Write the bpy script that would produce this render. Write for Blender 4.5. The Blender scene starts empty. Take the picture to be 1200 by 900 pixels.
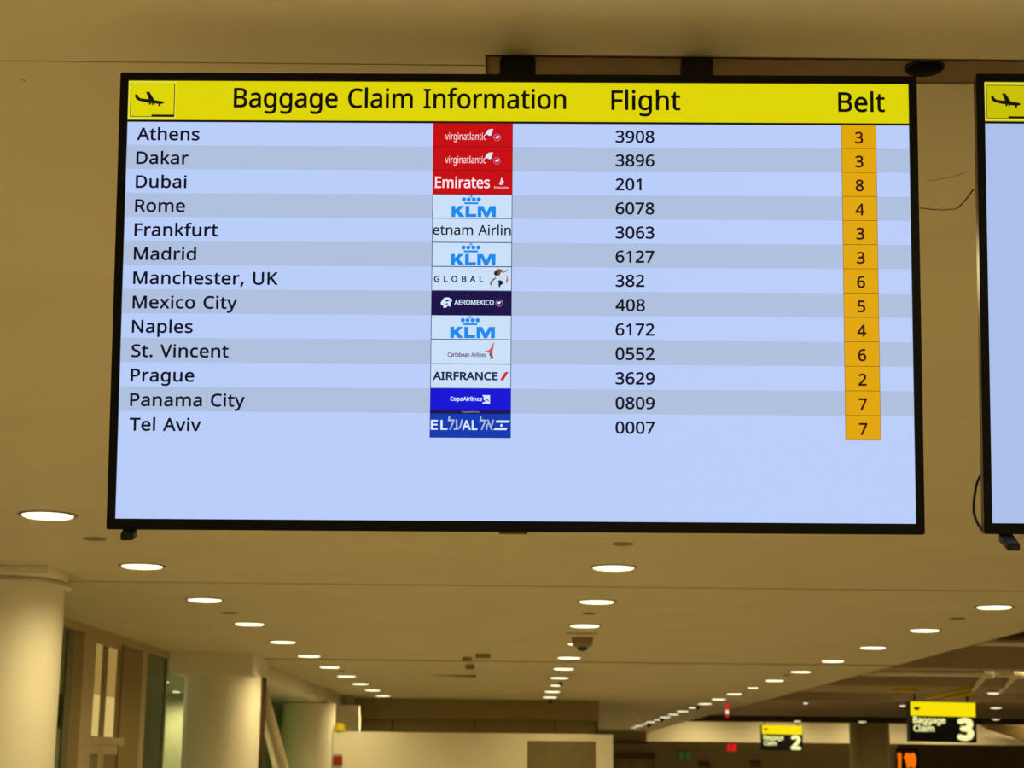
import bpy, bmesh, math, random
from mathutils import Vector, Matrix

random.seed(7)
S = bpy.context.scene
COL = S.collection

# ------------------------------------------------------------------ camera, world, exposure
EYE = 1.6                       # camera height above the floor
FPX, PITCH, ROLL, YAW = 2100.0, 0.21054, 0.01101, 0.00415
HC = 1.36                       # ceiling height above the camera
_cy, _sy, _cp, _sp = math.cos(YAW), math.sin(YAW), math.cos(PITCH), math.sin(PITCH)
FW = Vector((-_sy * _cp, _cy * _cp, _sp))
_rt = Vector((_cy, _sy, 0))
_up = _rt.cross(FW)
RT = math.cos(ROLL) * _rt + math.sin(ROLL) * _up
UP = -math.sin(ROLL) * _rt + math.cos(ROLL) * _up
CAMPOS = Vector((0, 0, EYE))
cam = bpy.data.cameras.new('camera')
cam.sensor_width = 36.0
cam.lens = FPX * 36.0 / 1200.0
cam.clip_start, cam.clip_end = 0.05, 200
cam.dof.use_dof = True
cam.dof.focus_distance = 3.2
cam.dof.aperture_fstop = 13.0
co = bpy.data.objects.new('camera', cam)
COL.objects.link(co)
m3 = Matrix((RT, UP, -FW)).transposed()
co.matrix_world = Matrix.Translation(CAMPOS) @ m3.to_4x4()
S.camera = co

WARM = (1.0, 0.825, 0.415)
LAMP_W = 31.0                   # watts of one ceiling downlight
W = bpy.data.worlds.new('hall_ambient')
S.world = W
W.use_nodes = True
W.node_tree.nodes['Background'].inputs[0].default_value = (1.0, 0.81, 0.43, 1)
W.node_tree.nodes['Background'].inputs[1].default_value = 0.20
S.view_settings.view_transform = 'Standard'
S.view_settings.look = 'None'
S.view_settings.gamma = 1
S.view_settings.use_curve_mapping = False
S.view_settings.exposure = 0.0


# ------------------------------------------------------------------ places measured from the photo
def ray(px, py):
    return FW + RT * ((px - 600) / FPX) - UP * ((py - 450) / FPX)

def at(px, py, d):              # point on the upright plane d metres ahead
    r = ray(px, py)
    return CAMPOS + r * (d / r.y)

def ceil_at(px, py, h=HC):      # point on the level plane h above the eye
    r = ray(px, py)
    return CAMPOS + r * (h / r.z)

def side_at(px, py, x):         # point on the lengthwise plane X = x
    r = ray(px, py)
    return CAMPOS + r * (x / r.x)


# ------------------------------------------------------------------ materials
def lin(c):
    return tuple(((v / 255) / 12.92 if v / 255 <= 0.04045 else ((v / 255 + 0.055) / 1.055) ** 2.4) for v in c)

def mat(name, rgb, rough=0.5, spec=0.3, metal=0.0, noise=0.06, scale=6.0, bump=0.0):
    m = bpy.data.materials.new(name)
    m.use_nodes = True
    nt = m.node_tree
    b = nt.nodes['Principled BSDF']
    b.inputs['Roughness'].default_value = rough
    b.inputs['Specular IOR Level'].default_value = spec
    b.inputs['Metallic'].default_value = metal
    tc = nt.nodes.new('ShaderNodeTexCoord')
    nz = nt.nodes.new('ShaderNodeTexNoise')
    nz.inputs['Scale'].default_value = scale
    nz.inputs['Detail'].default_value = 4
    nt.links.new(tc.outputs['Object'], nz.inputs['Vector'])
    rp = nt.nodes.new('ShaderNodeValToRGB')
    c = lin(rgb)
    rp.color_ramp.elements[0].position = 0.3
    rp.color_ramp.elements[1].position = 0.7
    rp.color_ramp.elements[0].color = (*[v * (1 - noise) for v in c], 1)
    rp.color_ramp.elements[1].color = (*[min(1, v * (1 + noise)) for v in c], 1)
    nt.links.new(nz.outputs['Fac'], rp.inputs['Fac'])
    nt.links.new(rp.outputs['Color'], b.inputs['Base Color'])
    if bump:
        n2 = nt.nodes.new('ShaderNodeTexNoise')
        n2.inputs['Scale'].default_value = scale * 12
        nt.links.new(tc.outputs['Object'], n2.inputs['Vector'])
        bp = nt.nodes.new('ShaderNodeBump')
        bp.inputs['Strength'].default_value = bump
        bp.inputs['Distance'].default_value = 0.003
        nt.links.new(n2.outputs['Fac'], bp.inputs['Height'])
        nt.links.new(bp.outputs['Normal'], b.inputs['Normal'])
    return m

def glow(name, rgb, strength=1.0, rough=0.35, spec=0.15):
    m = bpy.data.materials.new(name)
    m.use_nodes = True
    b = m.node_tree.nodes['Principled BSDF']
    b.inputs['Base Color'].default_value = (0.01, 0.01, 0.01, 1)
    b.inputs['Roughness'].default_value = rough
    b.inputs['Specular IOR Level'].default_value = spec
    b.inputs['Emission Color'].default_value = (*lin(rgb), 1)
    b.inputs['Emission Strength'].default_value = strength
    return m

def glass(name, tint, gl=0.12):
    m = bpy.data.materials.new(name)
    m.use_nodes = True
    nt = m.node_tree
    out = nt.nodes['Material Output']
    nt.nodes.remove(nt.nodes['Principled BSDF'])
    t = nt.nodes.new('ShaderNodeBsdfTransparent')
    t.inputs[0].default_value = (*lin(tint), 1)
    g = nt.nodes.new('ShaderNodeBsdfGlossy')
    g.inputs['Roughness'].default_value = 0.02
    g.inputs['Color'].default_value = (0.8, 0.95, 0.82, 1)
    fr = nt.nodes.new('ShaderNodeFresnel')
    fr.inputs['IOR'].default_value = 1.5
    ad = nt.nodes.new('ShaderNodeMath')
    ad.operation = 'ADD'
    ad.use_clamp = True
    ad.inputs[1].default_value = gl
    nt.links.new(fr.outputs[0], ad.inputs[0])
    mx = nt.nodes.new('ShaderNodeMixShader')
    nt.links.new(ad.outputs[0], mx.inputs[0])
    nt.links.new(t.outputs[0], mx.inputs[1])
    nt.links.new(g.outputs[0], mx.inputs[2])
    nt.links.new(mx.outputs[0], out.inputs['Surface'])
    return m

M = {
    'ceiling': mat('ceiling_paint', (212, 200, 166), 0.55, 0.25, noise=0.035, scale=1.5, bump=0.08),
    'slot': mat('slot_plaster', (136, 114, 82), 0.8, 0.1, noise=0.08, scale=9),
    'seam': mat('seam_shadow_gap', (150, 132, 98), 0.8, 0.1),
    'crack': mat('crack_dark', (70, 52, 30), 0.9, 0.05),
    'stain': mat('ceiling_scuff', (176, 158, 128), 0.8, 0.1, noise=0.25, scale=30),
    'floor': mat('terrazzo_floor', (185, 175, 155), 0.4, 0.4, noise=0.12, scale=40),
    'column': mat('column_cladding', (234, 226, 204), 0.45, 0.3, noise=0.025, scale=2),
    'bulkhead': mat('bulkhead_gloss_paint', (236, 226, 204), 0.22, 0.7, noise=0.03),
    'kiosk': mat('partition_laminate', (238, 228, 202), 0.45, 0.3, noise=0.025, scale=1.2),
    'brown': mat('brown_fascia', (142, 124, 80), 0.6, 0.2, noise=0.06),
    'brown2': mat('brown_wall_panel', (128, 112, 72), 0.6, 0.2, noise=0.06),
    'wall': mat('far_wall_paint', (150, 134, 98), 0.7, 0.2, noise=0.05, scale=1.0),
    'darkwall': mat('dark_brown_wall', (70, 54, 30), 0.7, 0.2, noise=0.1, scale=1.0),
    'raised': mat('raised_ceiling_brown', (120, 100, 66), 0.8, 0.15, noise=0.12, scale=2.0),
    'beam': mat('beam_taupe', (178, 158, 126), 0.7, 0.2, noise=0.06),
    'beamdark': mat('beam_dark_brown', (96, 76, 40), 0.8, 0.15, noise=0.2, scale=5.0),
    'pipe': mat('pipe_white', (235, 222, 196), 0.4, 0.4, noise=0.04),
    'yellow': mat('yellow_paint', (225, 200, 20), 0.45, 0.3, noise=0.04),
    'mull': mat('mullion_taupe', (176, 156, 118), 0.45, 0.4, noise=0.04),
    'mulldark': mat('mullion_olive', (92, 88, 48), 0.45, 0.4, noise=0.06),
    'mullbrown': mat('mullion_brown', (132, 114, 68), 0.5, 0.3, noise=0.06),
    'interior': mat('interior_wall', (172, 182, 150), 0.7, 0.2, noise=0.05),
    'black': mat('black_plastic', (13, 12, 11), 0.38, 0.35, noise=0.1),
    'matblack': mat('matt_black', (6, 5, 4), 0.8, 0.05),
    'bezel': mat('bezel_black', (9, 8, 6), 0.3, 0.2, noise=0.05),
    'edge': mat('display_edge_metal', (90, 84, 70), 0.35, 0.5, metal=0.6),
    'steel': mat('bracket_black_steel', (20, 17, 14), 0.5, 0.3, noise=0.1),
    'pole': mat('pole_dark_brown', (46, 36, 24), 0.5, 0.3, noise=0.1),
    'trim': mat('downlight_trim', (112, 94, 60), 0.45, 0.4, noise=0.04),
    'grey': mat('camera_housing_grey', (150, 135, 105), 0.45, 0.35),
    'dome': mat('smoked_dome', (22, 18, 10), 0.12, 0.6),
    'board': mat('board_brown', (120, 106, 70), 0.5, 0.3),
    'red': mat('alarm_red', (150, 40, 26), 0.45, 0.35),
    'lens': glow('lamp_lens', (255, 250, 205), 2.2),
    'lenssmall': glow('lamp_lens_small', (255, 244, 205), 1.15),
    'paneglow': glow('pane_interior_glow', (206, 178, 106), 1.0),  # glow stands in for the lit interior behind the panes
    'paneglowdim': glow('pane_interior_glow_dim', (152, 124, 62), 1.0),  # dimmer copy, the interior light's falloff put into the colour
    'glass': glass('green_tinted_glass', (205, 226, 196), 0.06),
    # flight display pictures
    's_light': glow('screen_pale_blue', (185, 205, 250)),
    's_grey': glow('screen_grey_blue', (174, 192, 223)),
    's_yellow': glow('screen_yellow', (222, 212, 4)),
    's_pale': glow('screen_pale_yellow', (228, 220, 70)),
    's_light2': glow('dim_screen_pale_blue', (172, 191, 236)),
    's_yellow2': glow('dim_screen_yellow', (200, 192, 4)),
    's_ink': glow('screen_ink', (14, 16, 34)),
    's_black': glow('screen_black', (16, 14, 6)),
    's_amber': glow('screen_amber', (224, 166, 8)),
    's_amberline': glow('screen_amber_line', (120, 84, 6)),
    's_digit': glow('screen_digit', (58, 22, 10)),
    's_red': glow('screen_red', (198, 4, 18)),
    's_redline': glow('screen_red_line', (130, 6, 18)),
    's_white': glow('screen_white', (214, 232, 255)),
    's_pink': glow('screen_pink_white', (250, 226, 235)),
    's_mauve': glow('screen_mauve', (190, 110, 160)),
    's_tile': glow('screen_tile_white', (202, 224, 250)),
    's_sky': glow('screen_sky_blue', (18, 138, 236)),
    's_line': glow('screen_tile_line', (48, 66, 96)),
    's_navy': glow('screen_navy', (20, 8, 72)),
    's_navytext': glow('screen_navy_text', (24, 38, 86)),
    's_blue': glow('screen_blue', (6, 10, 212)),
    's_blue2': glow('screen_royal_blue', (4, 54, 178)),
    's_greytext': glow('screen_grey_text', (168, 184, 214)),
    's_purple': glow('screen_purple', (112, 50, 130)),
    's_slate': glow('screen_slate', (96, 110, 130)),
    's_coral': glow('screen_coral', (206, 84, 100)),
    's_brown': glow('screen_brown', (120, 78, 66)),
    's_crimson': glow('screen_crimson', (214, 22, 40)),
    # lit signs in the hall
    'g_yellow': glow('sign_yellow', (250, 226, 4)),
    'g_black': glow('sign_black', (5, 5, 3)),
    'g_cream': glow('sign_cream', (250, 248, 170)),
    'g_red': glow('sign_red', (225, 20, 24)),
    'g_white': glow('sign_white', (255, 236, 225)),
    'g_orange': glow('sign_orange', (250, 116, 8)),
    'g_green': glow('sign_green', (38, 66, 22)),
}


# ------------------------------------------------------------------ object helpers
def tag(o, label=None, cat=None, group=None, kind=None):
    if label: o['label'] = label
    if cat: o['category'] = cat
    if group: o['group'] = group
    if kind: o['kind'] = kind
    return o

def empty(name, loc, label=None, cat=None, group=None, matrix=None):
    o = bpy.data.objects.new(name, None)
    o.empty_display_size = 0.1
    COL.objects.link(o)
    if matrix is not None: o.matrix_world = matrix
    else: o.location = loc
    return tag(o, label, cat, group)

class MB:
    """collects shapes, then builds them as one mesh object"""
    def __init__(self):
        self.bm = bmesh.new()
        self.mats = []

    def mi(self, m):
        if m not in self.mats: self.mats.append(m)
        return self.mats.index(m)

    def faces(self, vs, fs, m, smooth=False):
        i = self.mi(m)
        v = [self.bm.verts.new(p) for p in vs]
        for f in fs:
            try:
                q = self.bm.faces.new([v[k] for k in f])
                q.material_index = i
                q.smooth = smooth
            except ValueError:
                pass
        return v

    def hexa(self, p, m):       # 8 points: 4 of one end, 4 of the other
        self.faces(p, [(0, 1, 2, 3), (7, 6, 5, 4), (0, 4, 5, 1), (1, 5, 6, 2), (2, 6, 7, 3), (3, 7, 4, 0)], m)

    def box(self, x0, x1, y0, y1, z0, z1, m, bevel=0.0):
        b = bmesh.new()
        bmesh.ops.create_cube(b, size=1)
        for v in b.verts:
            v.co = Vector(((x0 + x1) / 2 + v.co.x * (x1 - x0), (y0 + y1) / 2 + v.co.y * (y1 - y0), (z0 + z1) / 2 + v.co.z * (z1 - z0)))
        if bevel:
            bmesh.ops.bevel(b, geom=list(b.edges), offset=bevel, segments=2, affect='EDGES', profile=0.5)
        self.merge(b, m)

    def merge(self, b, m, smooth=False):
        b.verts.index_update()
        self.faces([v.co.copy() for v in b.verts], [[v.index for v in f.verts] for f in b.faces], m, smooth)
        b.free()

    def lathe(self, c, prof, m, axis=Vector((0, 0, 1)), n=40, smooth=True):
        """prof: (radius, height) along the axis from c"""
        axis = Vector(axis).normalized()
        a = axis.orthogonal().normalized()
        bq = axis.cross(a)
        c = Vector(c)
        vs, fs = [], []
        for r, h in prof:
            for k in range(n):
                t = 2 * math.pi * k / n
                vs.append(c + axis * h + (a * math.cos(t) + bq * math.sin(t)) * max(r, 1e-5))
        for i in range(len(prof) - 1):
            for k in range(n):
                k2 = (k + 1) % n
                fs.append((i * n + k, i * n + k2, (i + 1) * n + k2, (i + 1) * n + k))
        self.faces(vs, fs, m, smooth)

    def tube(self, pts, r, m, n=12):
        pts = [Vector(p) for p in pts]
        vs, fs = [], []
        pv = None
        for i, p in enumerate(pts):
            t = (pts[min(i + 1, len(pts) - 1)] - pts[max(i - 1, 0)]).normalized()
            a = t.orthogonal().normalized() if pv is None else (pv - t * pv.dot(t)).normalized()
            pv = a
            b = t.cross(a)
            for k in range(n):
                q = 2 * math.pi * k / n
                vs.append(p + (a * math.cos(q) + b * math.sin(q)) * r)
        for i in range(len(pts) - 1):
            for k in range(n):
                k2 = (k + 1) % n
                fs.append((i * n + k, i * n + k2, (i + 1) * n + k2, (i + 1) * n + k))
        fs.append(tuple(range(n))[::-1])
        fs.append(tuple(range((len(pts) - 1) * n, len(pts) * n)))
        self.faces(vs, fs, m, True)

    def flat(self, polys, m, fn=None, z=0.0, offset=0.0):
        """even-odd filled outlines, placed by fn(x, y, z)"""
        vs, fs = fill(polys)
        if fn is None: fn = lambda x, y, q: Vector((x, y, q))
        ox, oy = offset if isinstance(offset, tuple) else (offset, offset)
        sh = [(0, 0)] if not ox else [(ox * math.cos(k * math.pi / 4), oy * math.sin(k * math.pi / 4)) for k in range(8)]
        for dx, dy in sh:           # heavier strokes: the same outline set again a hair's breadth around itself
            self.faces([fn(x + dx, y + dy, z) for x, y in vs], fs, m)

    def build(self, name, parent=None, kind=None, label=None, cat=None, group=None, normals=True):
        if normals: bmesh.ops.recalc_face_normals(self.bm, faces=self.bm.faces)
        me = bpy.data.meshes.new(name)
        self.bm.to_mesh(me)
        self.bm.free()
        for m in self.mats: me.materials.append(M[m] if isinstance(m, str) else m)
        o = bpy.data.objects.new(name, me)
        COL.objects.link(o)
        if parent: o.parent = parent
        return tag(o, label, cat, group, kind)

def fill(polys):
    c = bpy.data.curves.new('outline', 'CURVE')
    c.dimensions = '2D'
    c.fill_mode = 'BOTH'
    for pl in polys:
        if len(pl) < 3: continue
        s = c.splines.new('POLY')
        s.points.add(len(pl) - 1)
        for q, (x, y) in zip(s.points, pl): q.co = (x, y, 0, 1)
        s.use_cyclic_u = True
    o = bpy.data.objects.new('outline', c)
    COL.objects.link(o)
    dg = bpy.context.evaluated_depsgraph_get()
    dg.update()
    me = o.evaluated_get(dg).to_mesh()
    vs = [(v.co.x, v.co.y) for v in me.vertices]
    fs = [tuple(p.vertices) for p in me.polygons]
    o.evaluated_get(dg).to_mesh_clear()
    bpy.data.objects.remove(o)
    bpy.data.curves.remove(c)
    return vs, fs

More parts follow.
